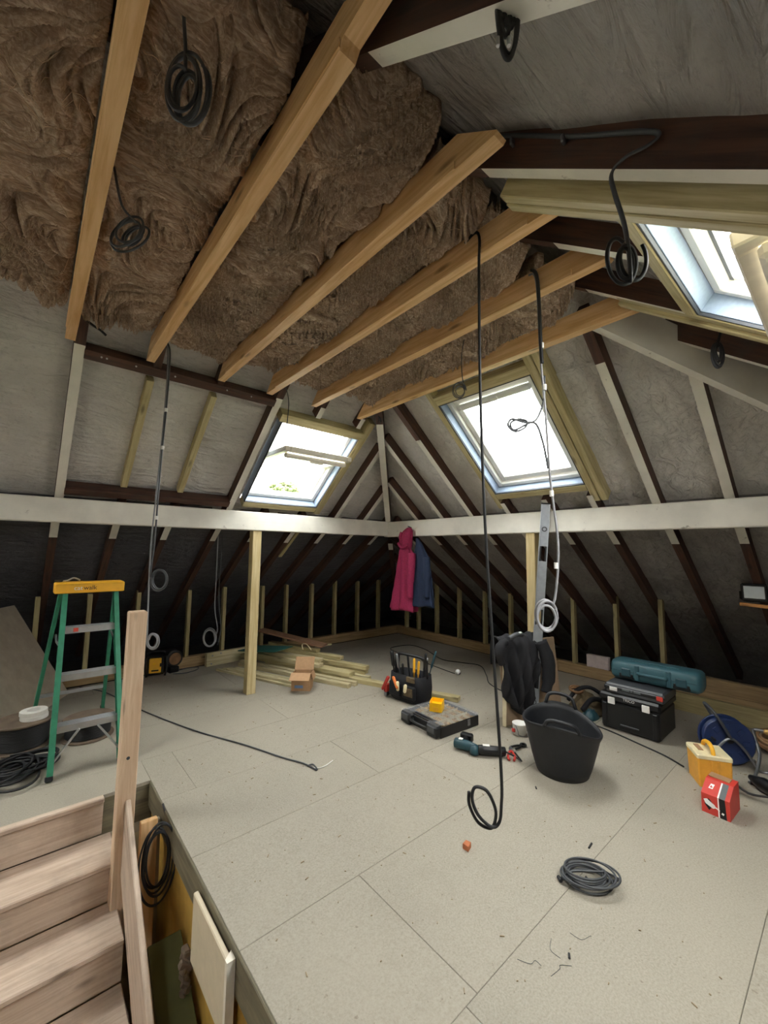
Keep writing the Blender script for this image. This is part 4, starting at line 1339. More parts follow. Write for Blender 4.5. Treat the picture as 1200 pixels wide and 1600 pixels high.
for k, (off, z, L, lb) in enumerate(((-0.30, 0.0, 1.3, 'thin batten on the floor, outermost on the left of the stack'), (-0.245, 0.0, 1.25, 'thin batten on the floor, second from the left of the stack'),
        (-0.19, 0.0, 1.2, 'thin batten on the floor, third from the left of the stack'), (-0.272, 0.0265, 1.15, 'thin batten lying across the two outermost battens of the stack'),
        (-0.14, 0.0, 1.15, 'thin batten on the floor, fourth from the left of the stack'))):
    p = Vector((2.595, 4.17, 0)) + LT * off
    stick(lb, (p.x, p.y), L, 0.045, z, 0.026, 'plank')
loose('board', 'reddish brown board sloping over the far end of the timber stack', 'board', (2.50, 5.50, 0.38), (2.99, 4.62, 0.250), 0.17, 0.022, 'brownboard', (0, 0, 1))
tag(MB().box((0, 0, 0), (0.34, 0.62, 0.012), 0.003).build('plastic_sheet', 'greensheet', None, Matrix.Translation((2.36, 5.02, 0.240)) @ Matrix.Rotation(0.36, 4, 'Z') @ Matrix.Rotation(-0.10, 4, 'X')), 'dark teal plastic sheet tucked under the reddish brown board', 'sheet')
loose('batten', 'thin pale offcut lying across the far end of the stack', 'timber', (2.92, 4.72, 0.236), (3.25, 4.86, 0.190), 0.03, 0.02, 'treated')
cable('rope', 'pale strip of strapping curled on top of the timber stack', [(2.72, 4.70, 0.238), (2.74, 4.76, 0.285), (2.77, 4.70, 0.295), (2.78, 4.60, 0.24)], 0.006, 'paleyellow', cat='strap')

bx_ = thing('cardboard_box', 'open brown cardboard box standing in front of the timber stack', 'box', (2.345, 4.045, 0), -0.72)
w_, d_, h_ = 0.20, 0.17, 0.175
t = 0.004
mb = MB()
mb.box((0, -d_ / 2, h_ / 2), (w_, t, h_)); mb.box((0, d_ / 2, h_ / 2), (w_, t, h_))
mb.box((-w_ / 2, 0, h_ / 2), (t, d_ - t, h_)); mb.box((w_ / 2, 0, h_ / 2), (t, d_ - t, h_))
mb.box((0, 0, t / 2), (w_, d_, t))
mb.build('carton', 'card', bx_)
MB().box((0, -d_ / 2 - 0.055, h_ - 0.012), (w_ + 0.01, 0.125, t), 0, rx=0.38).build('flap', 'card', bx_)
MB().box((0, d_ / 2 + 0.028, h_ + 0.062), (w_ + 0.01, 0.14, t), 0, rx=1.15).build('flap', 'card', bx_)
MB().box((w_ / 2 + 0.02, 0, h_ - 0.03), (t, d_ - 0.02, 0.07), 0, ry=-0.35).build('flap', 'card', bx_)
MB().box((-0.02, -d_ / 2 - 0.003, 0.045), (0.09, 0.001, 0.03)).build('blue_label', 'bluetape', bx_)
MB().box((w_ / 2 + 0.003, 0.02, 0.10), (0.001, 0.03, 0.012)).build('hand_hole', 'seal', bx_)

# ------------------------------------------------------------------ coats
def coat(name, label, mat, rows, seed, hood=None, folds=7):
    r = random.Random(seed)
    ph = [r.uniform(0, 6.28) for _ in range(4)]
    n = 56
    rings = []
    Z = np.linspace(rows[0][0], rows[-1][0], 44)
    zs = [q[0] for q in rows][::-1]
    for z in Z:
        cy, hy, cx, hx, fold = [np.interp(z, zs, [q[i] for q in rows][::-1]) for i in range(1, 6)]
        ring = []
        for k in range(n):
            a = 2 * math.pi * k / n
            f = 1 + fold * (0.5 * math.cos(folds * a + ph[0] + 1.1 * math.sin(z * 3 + ph[1])) + 0.3 * math.cos((folds - 3) * a + ph[2] + z * 2.0)) + 0.03 * math.sin(z * 31 + 3 * a + ph[3]) * (0.4 + fold)
            ring.append((cx + hx * f * math.cos(a), cy + hy * f * math.sin(a), z + 0.012 * math.sin(3 * a + ph[1]) * (1 if z < zs[0] + 0.06 else 0)))
        rings.append(ring)
    mb = MB().rings(rings)
    t = thing(name, label, 'coat', (rows[0][3], rows[0][1], rows[-1][0]))
    mb.build('shell', mat, t, I4, True, world=True)
    return t
cp_ = coat('hanging_coat', 'magenta hooded coat hanging from the right purlin near the corner', 'pinkcloth',
     [(1.80, 3.745, 0.03, 3.662, 0.022, 0.05), (1.76, 3.75, 0.075, 3.645, 0.045, 0.10), (1.66, 3.78, 0.105, 3.635, 0.055, 0.15), (1.555, 3.79, 0.105, 3.635, 0.055, 0.15), (1.535, 3.785, 0.085, 3.64, 0.05, 0.1),
      (1.49, 3.78, 0.105, 3.635, 0.055, 0.15), (1.30, 3.77, 0.14, 3.63, 0.06, 0.28), (1.05, 3.78, 0.175, 3.62, 0.065, 0.34), (0.84, 3.79, 0.20, 3.61, 0.07, 0.38), (0.76, 3.80, 0.205, 3.61, 0.07, 0.38)], 3)
MB().tube(smooth_path([(3.585, 3.86, 1.60), (3.572, 3.80, 1.55), (3.57, 3.74, 1.545), (3.578, 3.69, 1.58)], 5), 0.02, 8).build('collar', 'pinkcloth', cp_, I4, True, world=True)
MB().tube(smooth_path([(3.60, 3.82, 1.74), (3.585, 3.83, 1.68), (3.582, 3.80, 1.60)], 5), 0.018, 8).build('hood_edge', 'pinkcloth', cp_, I4, True, world=True)
MB().tube(smooth_path([(3.59, 3.62, 1.47), (3.565, 3.60, 1.30), (3.555, 3.61, 1.10), (3.56, 3.62, 0.93)], 5), [0.05] * 5 + [0.046] * 5 + [0.04] * 6, 10).build('sleeve', 'pinkcloth', cp_, I4, True, world=True)
cn_ = coat('hanging_coat', 'navy blue jacket hanging beside the magenta coat on the right purlin', 'navycloth',
     [(1.66, 3.60, 0.02, 3.662, 0.02, 0.05), (1.56, 3.55, 0.06, 3.655, 0.03, 0.1), (1.42, 3.52, 0.115, 3.65, 0.042, 0.2), (1.15, 3.50, 0.15, 3.64, 0.05, 0.3), (0.88, 3.48, 0.165, 3.635, 0.055, 0.34), (0.84, 3.48, 0.165, 3.635, 0.055, 0.34)], 9)
MB().tube(smooth_path([(3.63, 3.41, 1.42), (3.60, 3.375, 1.25), (3.59, 3.36, 1.08), (3.595, 3.37, 0.96)], 5), [0.045] * 8 + [0.036] * 8, 10).build('sleeve', 'navycloth', cn_, I4, True, world=True)
pg = MB().cyl((3.70, 3.745, 1.80), (3.64, 3.745, 1.815), 0.008, 8)
tag(pg.build('coat_hook', 'steel'), 'small hook screwed into the right purlin above the magenta coat', 'hook')

# ------------------------------------------------------------------ tool bag
bg_ = thing('tool_bag', 'open black tool bag crammed with tools in mid floor', 'bag', (3.045, 3.075, 0), 0.12)
rings = []
for z, hx, hy in ((0.004, 0.115, 0.19), (0.02, 0.128, 0.205), (0.14, 0.135, 0.212), (0.26, 0.128, 0.205), (0.262, 0.118, 0.195), (0.10, 0.115, 0.19)):
    rings.append([(hx * (abs(math.cos(a)) ** 0.5) * (1 if math.cos(a) >= 0 else -1), hy * (abs(math.sin(a)) ** 0.5) * (1 if math.sin(a) >= 0 else -1), z) for a in [2 * math.pi * k / 40 for k in range(40)]])
MB().rings(rings).build('body', 'blackcloth', bg_, smooth=True)
MB().box((-0.145, -0.09, 0.115), (0.03, 0.16, 0.13), 0.012).build('pocket', 'blackcloth', bg_)
MB().box((-0.145, 0.09, 0.115), (0.03, 0.15, 0.14), 0.012).build('pocket', 'blackcloth', bg_)
MB().box((-0.162, -0.09, 0.12), (0.004, 0.11, 0.08), 0.002).build('patch', 'olivebag', bg_)
MB().box((-0.135, -0.10, 0.235), (0.02, 0.10, 0.05), 0.004).build('patch', 'olivebag', bg_)
MB().tube(smooth_path([(0, -0.20, 0.24), (0, -0.19, 0.38), (0, -0.15, 0.425), (0, 0, 0.43), (0, 0.15, 0.425), (0, 0.19, 0.38), (0, 0.20, 0.24)], 5), 0.015, 8).build('handle', 'black', bg_, smooth=True)
MB().box((0, -0.185, 0.32), (0.06, 0.03, 0.19), 0.012).build('handle_end', 'blackcloth', bg_)
MB().box((0, 0.185, 0.32), (0.07, 0.03, 0.19), 0.012).build('handle_end', 'blackcloth', bg_)
TOOLS = [  # x, y, lean x, lean y, length, radius, material, name
    (-0.07, 0.14, -0.1, 0.10, 0.36, 0.020, 'black'), (-0.04, 0.08, -0.15, 0.12, 0.34, 0.016, 'steel'), (-0.08, 0.03, -0.2, -0.1, 0.27, 0.012, 'black'),
    (0.05, 0.05, 0.1, 0.2, 0.30, 0.012, 'black'), (-0.05, -0.03, -0.1, -0.3, 0.29, 0.013, 'steel'), (0.06, -0.06, 0.2, -0.2, 0.31, 0.014, 'steel'),
    (-0.08, -0.10, -0.05, -0.05, 0.33, 0.013, 'yellow'), (-0.07, -0.135, -0.05, -0.1, 0.31, 0.012, 'yellow'), (0.05, -0.14, 0.15, -0.25, 0.40, 0.012, 'tealdark'),
    (-0.02, -0.16, 0.0, -0.12, 0.38, 0.014, 'black')]
TLAB = ['fat black handled tool', 'steel hammer shaft', 'black screwdriver', 'slim black tool', 'steel pliers handle', 'steel chisel', 'yellow screwdriver', 'second yellow screwdriver', 'dark teal long tool', 'black long tool']
for (x, y, lx, ly, L, r_, m), lb in zip(TOOLS, TLAB):
    a = Vector((x, y, 0.11)); d = Vector((lx, ly, 1)).normalized()
    mb = MB().tube([a, a + d * (L * 0.55), a + d * (L * 0.6), a + d * (L * 0.97), a + d * L], [r_ * 0.45, r_ * 0.45, r_, r_, r_ * 0.6], 8)
    o = mb.build('hand_tool', m, None, wm(bg_), True)
    tag(o, lb + ' sticking out of the black tool bag', 'tool', 'tools in the black tool bag')
for (x, y, z, d, L, r_, m, lb) in ((-0.155, 0.17, 0.22, (-0.1, 0.45, -0.9), 0.16, 0.018, 'toolred', 'red handled tool hanging at the left end of the tool bag'),
        (-0.165, 0.10, 0.235, (-0.2, -0.55, -0.6), 0.13, 0.016, 'orange', 'orange handled knife in the front pocket of the tool bag'),
        (-0.178, 0.03, 0.205, (-0.05, -0.1, -1), 0.09, 0.016, 'paleyellow', 'wooden handled tool in the front pocket of the tool bag'),
        (-0.175, -0.07, 0.195, (-0.03, 0.1, -1), 0.08, 0.017, 'paleyellow', 'second wooden handled tool in the tool bag pocket')):
    a = Vector((x, y, z)); dd = Vector(d).normalized()
    mb = MB().tube([a, a + dd * 0.01, a + dd * L * 0.9, a + dd * L], [r_ * 0.6, r_, r_ * 0.9, r_ * 0.5], 8)
    tag(mb.build('hand_tool', m, None, wm(bg_), True), lb, 'tool')
MB().box((-0.12, 0.222, 0.09), (0.07, 0.04, 0.08), 0.01).build('side_pouch', 'toolred', bg_)
MB().box((-0.12, 0.222, 0.03), (0.06, 0.035, 0.04), 0.006).build('buckle', 'steel', bg_)
tag(MB().lathe([(0, -0.032)] + [(0.032 * math.sin(math.pi * k / 10), -0.032 * math.cos(math.pi * k / 10)) for k in range(1, 10)] + [(0, 0.032)], 18).build('ball', 'nylon', None, Matrix.Translation((4.075, 3.30, 0.032)), True), 'small white ball on the bare floor behind the tool bag', 'ball')

# ------------------------------------------------------------------ organiser case and what lies round it
og = thing('organiser_case', 'black organiser case with clear lid and brown fixings, in front of the tool bag', 'case', (2.845, 2.50, 0), -0.07)
W_, D_ = 0.46, 0.47      # x depth, y length
mb = MB()
mb.box((0, 0, 0.008), (W_, D_, 0.016), 0.005)
for sx in (-1, 1): mb.box((sx * (W_ / 2 - 0.006), 0, 0.045), (0.012, D_, 0.08), 0.004)
for sy in (-1, 1): mb.box((0, sy * (D_ / 2 - 0.006), 0.045), (W_, 0.012, 0.08), 0.004)
mb.build('tray', 'black', og)
mb = MB()
for k in range(1, 4): mb.box((-W_ / 2 + 0.10 + k * 0.09, 0, 0.045), (0.004, D_ - 0.024, 0.07))
for k in (-1, 0, 1): mb.box((0.045, k * 0.115, 0.045), (W_ - 0.12, 0.004, 0.07))
mb.build('divider', 'paleyellow', og)
mb = MB()
r = random.Random(9)
for i in range(4):
    for j in range(4):
        cx, cy = -0.085 + i * 0.09, -0.172 + j * 0.115
        mb.box((cx, cy, 0.038), (0.08, 0.10, 0.05), 0.008, rz=r.uniform(-.05, .05))
        for k in range(14):
            mb.box((cx + r.uniform(-.032, .032), cy + r.uniform(-.042, .042), 0.066), (0.03, 0.005, 0.005), 0, rz=r.uniform(0, 3), ry=r.uniform(-.3, .3))
o = mb.build('fixings', 'screw', og); o['kind'] = 'stuff'
MB().box((0.02, 0, 0.094), (W_ - 0.03, D_ - 0.004, 0.014), 0.005).build('lid', 'clear', og)
MB().box((-W_ / 2 + 0.03, 0, 0.094), (0.05, D_ - 0.2, 0.012), 0.003).build('lid_edge', 'black', og)
for sy in (-1, 1):
    lt = MB().box((-W_ / 2 - 0.006, sy * (D_ / 2 - 0.07), 0.05), (0.075, 0.13, 0.092), 0.014).build('corner_block', 'black', og)
    MB().box((-W_ / 2 - 0.046, sy * (D_ / 2 - 0.07), 0.062), (0.008, 0.085, 0.05), 0.003).build('latch', 'cabledark', og)
    MB().box((-W_ / 2 + 0.01, sy * (D_ / 2 - 0.07), 0.099), (0.085, 0.12, 0.008), 0.003).build('lid_corner', 'clear', og)
MB().tube(smooth_path([(-W_ / 2, 0.10, 0.05), (-W_ / 2 - 0.035, 0.085, 0.05), (-W_ / 2 - 0.035, -0.085, 0.05), (-W_ / 2, -0.10, 0.05)], 4), 0.011, 8).build('handle', 'black', og, smooth=True)
MB().box((0.10, -D_ / 2 - 0.004, 0.055), (0.03, 0.008, 0.05), 0.002).build('side_latch', 'steel', og)
yb = thing('parts_bin', 'bright yellow plastic parts bin on the organiser case lid', 'container', (2.83, 2.53, 0.1015), 0.5)
mb = MB()
a, h, t = 0.052, 0.085, 0.005
mb.box((0, 0, t / 2), (2 * a, 2 * a, t))
mb.box((-a, 0, h * 0.42), (t, 2 * a, h * 0.84)); mb.box((a, 0, h / 2), (t, 2 * a, h))
for sy in (-1, 1): mb.prism([(-a, 0), (a, 0), (a, h), (-a * 0.2, h), (-a, h * 0.84)], -t / 2, t / 2, M_axes((1, 0, 0), (0, 0, 1), (0, -1, 0), (0, sy * a, 0)))
mb.box((0, 0, h * 0.6), (2 * a - 0.01, 2 * a - 0.01, 0.006))
mb.build('bin_shell', 'brightyellow', yb)
MB().box((-a - 0.004, 0, h * 0.3), (0.003, 0.05, 0.03), 0.001).build('label_slot', 'yellow', yb)

dr = thing('cordless_driver', 'dark teal cordless driver lying on the floor beside the organiser case', 'tool', (2.60, 2.02, 0), -1.25)
MB().tube([(-0.10, 0, 0.045), (-0.095, 0, 0.045), (0.0, 0, 0.045), (0.03, 0, 0.045), (0.075, 0, 0.045), (0.08, 0, 0.045)], [0.028, 0.036, 0.036, 0.032, 0.022, 0.012], 12).build('motor_body', 'tealdark', dr, smooth=True)
MB().tube([(0.078, 0, 0.045), (0.13, 0, 0.045)], [0.014, 0.012], 10).build('chuck', 'black', dr, smooth=True)
MB().tube(smooth_path([(-0.03, 0.02, 0.04), (-0.045, 0.07, 0.034), (-0.055, 0.125, 0.034)], 4), 0.021, 10).build('grip', 'black', dr, smooth=True)
MB().box((-0.058, 0.155, 0.035), (0.10, 0.05, 0.062), 0.01).build('battery', 'black', dr)
MB().box((-0.05, 0.0, 0.082), (0.03, 0.03, 0.004), 0.001).build('white_label', 'nylon', dr)
gr = thing('angle_grinder', 'black power tool with pale label and cable, between the driver and the pliers', 'tool', (2.68, 1.87, 0), 2.3)
MB().tube([(-0.11, 0, 0.04), (-0.105, 0, 0.04), (0.05, 0, 0.04), (0.09, 0, 0.042)], [0.024, 0.030, 0.034, 0.03], 12).build('motor_body', 'black', gr, smooth=True)
MB().lathe([(0, 0.0), (0.034, 0.0), (0.036, 0.02), (0.03, 0.055), (0, 0.06)], 16, Matrix.Translation((0.115, 0, 0.008))).build('gear_head', 'tealdark', gr, smooth=True)
MB().box((0.03, 0.0, 0.074), (0.05, 0.03, 0.004), 0.001).build('white_label', 'nylon', gr)
MB().tube(smooth_path([(-0.10, 0, 0.04), (-0.16, 0.01, 0.02), (-0.20, 0.05, 0.012), (-0.20, 0.10, 0.03), (-0.15, 0.14, 0.10)], 5), 0.006, 6).build('flex', 'cableblack', gr, smooth=True)
pr_ = thing('pliers', 'red handled pliers on the floor left of the black tub', 'tool', (2.84, 1.80, 0), 0.6)
for sy in (-1, 1):
    MB().tube(smooth_path([(0.0, 0, 0.014), (-0.04, sy * 0.018, 0.014), (-0.10, sy * 0.024, 0.014), (-0.14, sy * 0.016, 0.014)], 4), 0.009, 8).build('handle', 'toolred', pr_, smooth=True)
MB().prism([(-0.01, -0.014), (0.02, -0.014), (0.06, -0.004), (0.06, 0.004), (0.02, 0.014), (-0.01, 0.014)], 0.005, 0.022).build('jaw', 'steel', pr_)
p2 = thing('pincers', 'black cutters on the floor beside the red handled pliers', 'tool', (2.98, 1.80, 0), -0.2)
for sy in (-1, 1):
    MB().tube(smooth_path([(0.0, 0, 0.012), (-0.03, sy * 0.016, 0.012), (-0.08, sy * 0.022, 0.012)], 4), 0.008, 8).build('handle', 'black', p2, smooth=True)
MB().lathe([(0.012, 0.0), (0.026, 0.0), (0.026, 0.014), (0.012, 0.014), (0.012, 0)], 14, Matrix.Translation((0.025, 0, 0.004))).build('jaw', 'black', p2)
mg = thing('paint_kettle', 'white plastic pot with wire handle half hidden behind the black tub', 'pot', (3.18, 1.93, 0))
MB().lathe([(0.045, 0.0), (0.05, 0.003), (0.058, 0.085), (0.06, 0.09), (0.055, 0.088), (0.047, 0.006), (0.0, 0.006)], 20).build('pot', 'nylon', mg, smooth=True)
MB().tube(smooth_path([(-0.06, 0.0, 0.085), (-0.075, -0.03, 0.05), (-0.07, -0.04, 0.02), (0.0, -0.075, 0.01), (0.06, -0.02, 0.08)], 5), 0.0035, 6).build('wire_handle', 'steel', mg, smooth=True)
MB().box((-0.058, 0.02, 0.04), (0.008, 0.03, 0.03), 0.003).build('red_tab', 'toolred', mg)

# ------------------------------------------------------------------ leaning board, dark jacket, spirit level
lean_sheet('board', 'brown board with pale edge leaning on the right post, draped with a dark jacket', (3.215, 2.085, 0.004), (3.90, 1.925, 0.004), (0.035, 0.10, 1.0), 0.685, 0.024, 'mdf')
lean_sheet('board', 'pale lath covering the near edge of the leaning brown board', (3.198, 2.104, 0.004), (3.207, 2.072, 0.004), (0.035, 0.10, 1.0), 0.69, 0.014, 'mdfedge')
def jacket():
    nu, nv = 60, 46
    v = []
    x0, d = Vector((3.24, 2.145, 0)), Vector((0.974, -0.228, 0))
    nrm = Vector((-0.228, -0.974, 0))      # toward the viewer's side of the board
    for j in range(nv):
        t = j / (nv - 1)
        for i in range(nu):
            u = i / (nu - 1)
            width = 0.44 + 0.06 * math.sin(t * 5)
            s = -0.06 + u * width + 0.04 * (t - 0.45) * math.sin(u * 9)
            f = 0.030 * math.sin(u * 21 + 3 * math.sin(t * 4)) + 0.018 * math.sin(u * 37 + 2.0 + t * 5)
            if t < 0.18:          # behind the board
                a = t / 0.18
                off, z = -0.055 - 0.010 * f * 10, 0.50 + 0.19 * a
            elif t < 0.34:        # over the top edge
                a = (t - 0.18) / 0.16
                off, z = -0.055 + 0.13 * a, 0.695 + 0.055 * math.sin(a * math.pi) + 0.35 * f
            else:
                a = (t - 0.34) / 0.66
                ln = 0.52 + 0.10 * math.sin(u * 3.0 + 0.4) - 0.10 * abs(u - 0.62) * 2
                off, z = 0.085 + 0.02 * a + f * (0.35 + a) + 0.06 * math.sin(a * math.pi) * (1 - abs(2 * u - 1)), 0.695 - ln * a
            p = x0 + d * s + nrm * off
            v.append((p.x, p.y, z))
    f = [(j * nu + i, j * nu + i + 1, (j + 1) * nu + i + 1, (j + 1) * nu + i) for j in range(nv - 1) for i in range(nu - 1)]
    t = thing('jacket', 'dark navy work jacket draped over the leaning brown board', 'jacket', (3.45, 2.05, 0.25))
    mb = MB().add(v, f)
    o = mb.build('shell', 'blackcloth', t, I4, True, world=True)
    md = o.modifiers.new('thickness', 'SOLIDIFY'); md.thickness = 0.012; md.offset = 0
    MB().tube(smooth_path([(3.20, 2.06, 0.72), (3.15, 2.07, 0.70), (3.12, 2.07, 0.62), (3.14, 2.06, 0.54)], 5), [0.035] * 6 + [0.045] * 5 + [0.03] * 5, 10).build('sleeve', 'blackcloth', t, I4, True, world=True)
    MB().tube(smooth_path([(3.56, 1.93, 0.70), (3.585, 1.885, 0.56), (3.575, 1.87, 0.40), (3.53, 1.88, 0.27)], 5), [0.055] * 4 + [0.062] * 4 + [0.058] * 4 + [0.045] * 4, 12, flat=0.75).build('sleeve', 'blackcloth', t, I4, True, world=True)
    MB().tube(smooth_path([(3.24, 2.05, 0.745), (3.30, 2.02, 0.775), (3.38, 2.01, 0.765)], 5), 0.022, 8).build('collar', 'cabledark', t, I4, True, world=True)
    MB().box((3.335, 2.00, 0.792), (0.03, 0.02, 0.012), 0.003).build('tag', 'nylon', t, I4, world=True)
jacket()
lv = thing('spirit_level', 'long aluminium spirit level leaning against the right purlin', 'level', (3.50, 2.00, 0))
A, B = Vector((3.505, 1.995, 0.005)), Vector((3.655, 1.895, 1.96))
d = (B - A).normalized(); face = Vector((-0.88, -0.47, 0)); face = (face - d * face.dot(d)).normalized(); sd = face.cross(d)
Ml = M_axes(d, sd, face, A)
L = (B - A).length
mb = MB()
mb.box((L / 2, 0.036, 0), (L, 0.010, 0.024), 0.002)
mb.box((L / 2, -0.036, 0), (L, 0.010, 0.024), 0.002)
cuts = [0, 0.28, 0.42, 0.84, 0.98, 1.42, 1.56, L]
for k in range(0, len(cuts), 2): mb.box(((cuts[k] + cuts[k + 1]) / 2, 0, 0), (cuts[k + 1] - cuts[k], 0.064, 0.010), 0.001)
mb.build('beam', 'levelgrey', lv, Ml, world=True)
for k in range(1, 7, 2):
    fr_ = MB()
    c = (cuts[k] + cuts[k + 1]) / 2
    fr_.box((c, 0.024, 0), (cuts[k + 1] - cuts[k], 0.016, 0.016), 0.002); fr_.box((c, -0.024, 0), (cuts[k + 1] - cuts[k], 0.016, 0.016), 0.002)
    fr_.build('hand_slot', 'black', lv, Ml, world=True)
for c in (0.16, 1.72):
    MB().lathe([(0.014, -0.008), (0.024, -0.008), (0.024, 0.008), (0.014, 0.008), (0.014, -0.008)], 18, Matrix.Translation((c, 0, 0))).build('vial_ring', 'cabledark', lv, Ml, world=True)
for c in (0.0, L):
    MB().box((c, 0, 0), (0.012, 0.086, 0.03), 0.003).build('end_cap', 'black', lv, Ml, world=True)

# ------------------------------------------------------------------ flexible tub
tub = thing('rubble_tub', 'large black flexible rubble tub with two handles on the floor at right', 'tub', (2.90, 1.435, 0))
av = Vector((0.653, 0.757, 0)) @ Vector((0.9, 0.45, 0))
va = math.atan2(0.45, 0.89)
n = 64
def tub_r(a, t):
    return (0.168 + 0.082 * t ** 0.85)
def tub_z(a, t):
    h = 0.335 + 0.030 * math.cos(2 * (a - va)) + 0.026 * math.cos(a - (va + 1.57)) 
    return h * t
rings = []
for t in (0.0, 0.004, 0.15, 0.3, 0.5, 0.7, 0.85, 0.96, 1.0):
    rings.append([((tub_r(a, t) + (0.008 if t > 0.95 else 0)) * (1.0 if t > 0 else 0.96) * math.cos(a), (tub_r(a, t) + (0.008 if t > 0.95 else 0)) * (1.0 if t > 0 else 0.96) * math.sin(a), tub_z(a, t)) for a in [2 * math.pi * k / n for k in range(n)]])
for t in (1.0, 0.9, 0.6, 0.3, 0.03):
    rings.append([((tub_r(a, t) - 0.006) * math.cos(a), (tub_r(a, t) - 0.006) * math.sin(a), max(tub_z(a, t), 0.008)) for a in [2 * math.pi * k / n for k in range(n)]])
MB().rings(rings).build('shell', 'blackrub', tub, smooth=True)
for s_, a0 in ((1, va), (-1, va + math.pi)):
    pts = []
    for k in range(13):
        q = (k / 12 - 0.5) * 2
        a = a0 + q * 0.42
        rr = tub_r(a, 1.0) + 0.004
        zz = tub_z(a, 1.0) - 0.004 + (0.072 if s_ > 0 else 0.046) * max(0, 1 - q ** 4) ** 0.5
        pts.append((rr * math.cos(a), rr * math.sin(a), zz))
    MB().tube(smooth_path(pts, 2), 0.013, 8).build('handle', 'blackrub', tub, smooth=True)
    rim = []
    for k in range(9):
        a = a0 + (k / 8 - 0.5) * 0.95
        rr = tub_r(a, 1.0) + 0.004
        rim.append((rr * math.cos(a), rr * math.sin(a), tub_z(a, 1.0)))
    MB().tube(rim, 0.009, 8).build('handle_base', 'blackrub', tub, smooth=True)

# ------------------------------------------------------------------ tool boxes, teal case
tb1 = thing('toolbox', 'big black toolbox with pale latches on the floor at right, bottom of its stack', 'toolbox', (4.09, 1.335, 0))
MB().box((0, 0, 0.12), (0.42, 0.44, 0.225), 0.014).build('body', 'black', tb1, Matrix.Translation((0, 0, 0.0)))
MB().box((0, 0, 0.268), (0.445, 0.465, 0.066), 0.016).build('lid', 'black', tb1)
for y in (-0.13, 0.13):
    MB().box((-0.225, y, 0.245), (0.012, 0.055, 0.055), 0.003).build('latch', 'nylon', tb1)
    MB().box((-0.212, y * 1.45, 0.115), (0.014, 0.035, 0.20), 0.004).build('rib', 'black', tb1)
MB().box((-0.213, 0, 0.06), (0.014, 0.14, 0.012), 0.003).build('recess_lip', 'cabledark', tb1)
text('lettering', 'TRICO', 0.030, 'whitecard', tb1, M_axes((0, -1, 0), (0, 0, 1), (-1, 0, 0), (-0.2232, -0.005, 0.272)))
tb2 = thing('toolbox', 'slim dark grey tool case on the big black toolbox', 'toolbox', (4.06, 1.30, 0.3015), 0.02)
MB().box((0, 0, 0.043), (0.36, 0.44, 0.086), 0.014).build('body', 'cabledark', tb2)
MB().box((-0.176, 0, 0.05), (0.02, 0.45, 0.03), 0.006).build('rim', 'black', tb2)
MB().box((-0.187, 0.15, 0.042), (0.008, 0.06, 0.03), 0.002).build('latch', 'nylon', tb2)
MB().box((-0.187, -0.19, 0.046), (0.008, 0.045, 0.036), 0.002).build('latch', 'toolred', tb2)
for y, wd_ in ((0.055, 0.055), (0.012, 0.014), (-0.03, 0.05)):
    MB().box((-0.1868, y, 0.052), (0.0012, wd_, 0.016)).build('worn_print', 'greyprint', tb2)
tc = thing('power_tool_case', 'long teal power tool case on top of the slim dark case', 'case', (4.155, 1.20, 0.389), 0.04)
prof = []
for k in range(28):
    a = 2 * math.pi * k / 28
    c, s_ = math.cos(a), math.sin(a)
    prof.append((0.125 * math.copysign(abs(c) ** 0.55, c), 0.085 + 0.085 * math.copysign(abs(s_) ** 0.55, s_)))
rings = []
for y, k in ((-0.33, 0.55), (-0.322, 0.82), (-0.30, 0.97), (-0.27, 1.0), (0.27, 1.0), (0.30, 0.97), (0.322, 0.82), (0.33, 0.55)):
    rings.append([(x * k, y, 0.085 + (z - 0.085) * k) for x, z in prof])
MB().rings(rings).build('shell', 'teal', tc, Matrix.Rotation(0, 4, 'Z'), True)
MB().tube(smooth_path([(-0.12, 0.10, 0.085), (-0.155, 0.085, 0.09), (-0.155, -0.085, 0.09), (-0.12, -0.10, 0.085)], 5), 0.013, 8).build('handle', 'teal', tc, smooth=True)
for y in (-0.20, 0.20):
    MB().box((-0.126, y, 0.075), (0.016, 0.075, 0.07), 0.008).build('latch', 'tealdark', tc)
MB().box((-0.04, 0, 0.171), (0.03, 0.36, 0.006), 0.002).build('ridge', 'teal', tc)
for y in (-0.20, 0.20):
    MB().box((-0.117, y, 0.045), (0.02, 0.12, 0.05), 0.012).build('recess', 'black', tc)
for y in (-0.115, 0.115):
    MB().box((-0.124, y, 0.085), (0.016, 0.035, 0.13), 0.006).build('rib', 'teal', tc)
MB().box((-0.121, 0, 0.086), (0.012, 0.60, 0.006), 0.002).build('seam', 'tealdark', tc)
mb = MB()
nu = 26
r = random.Random(4)
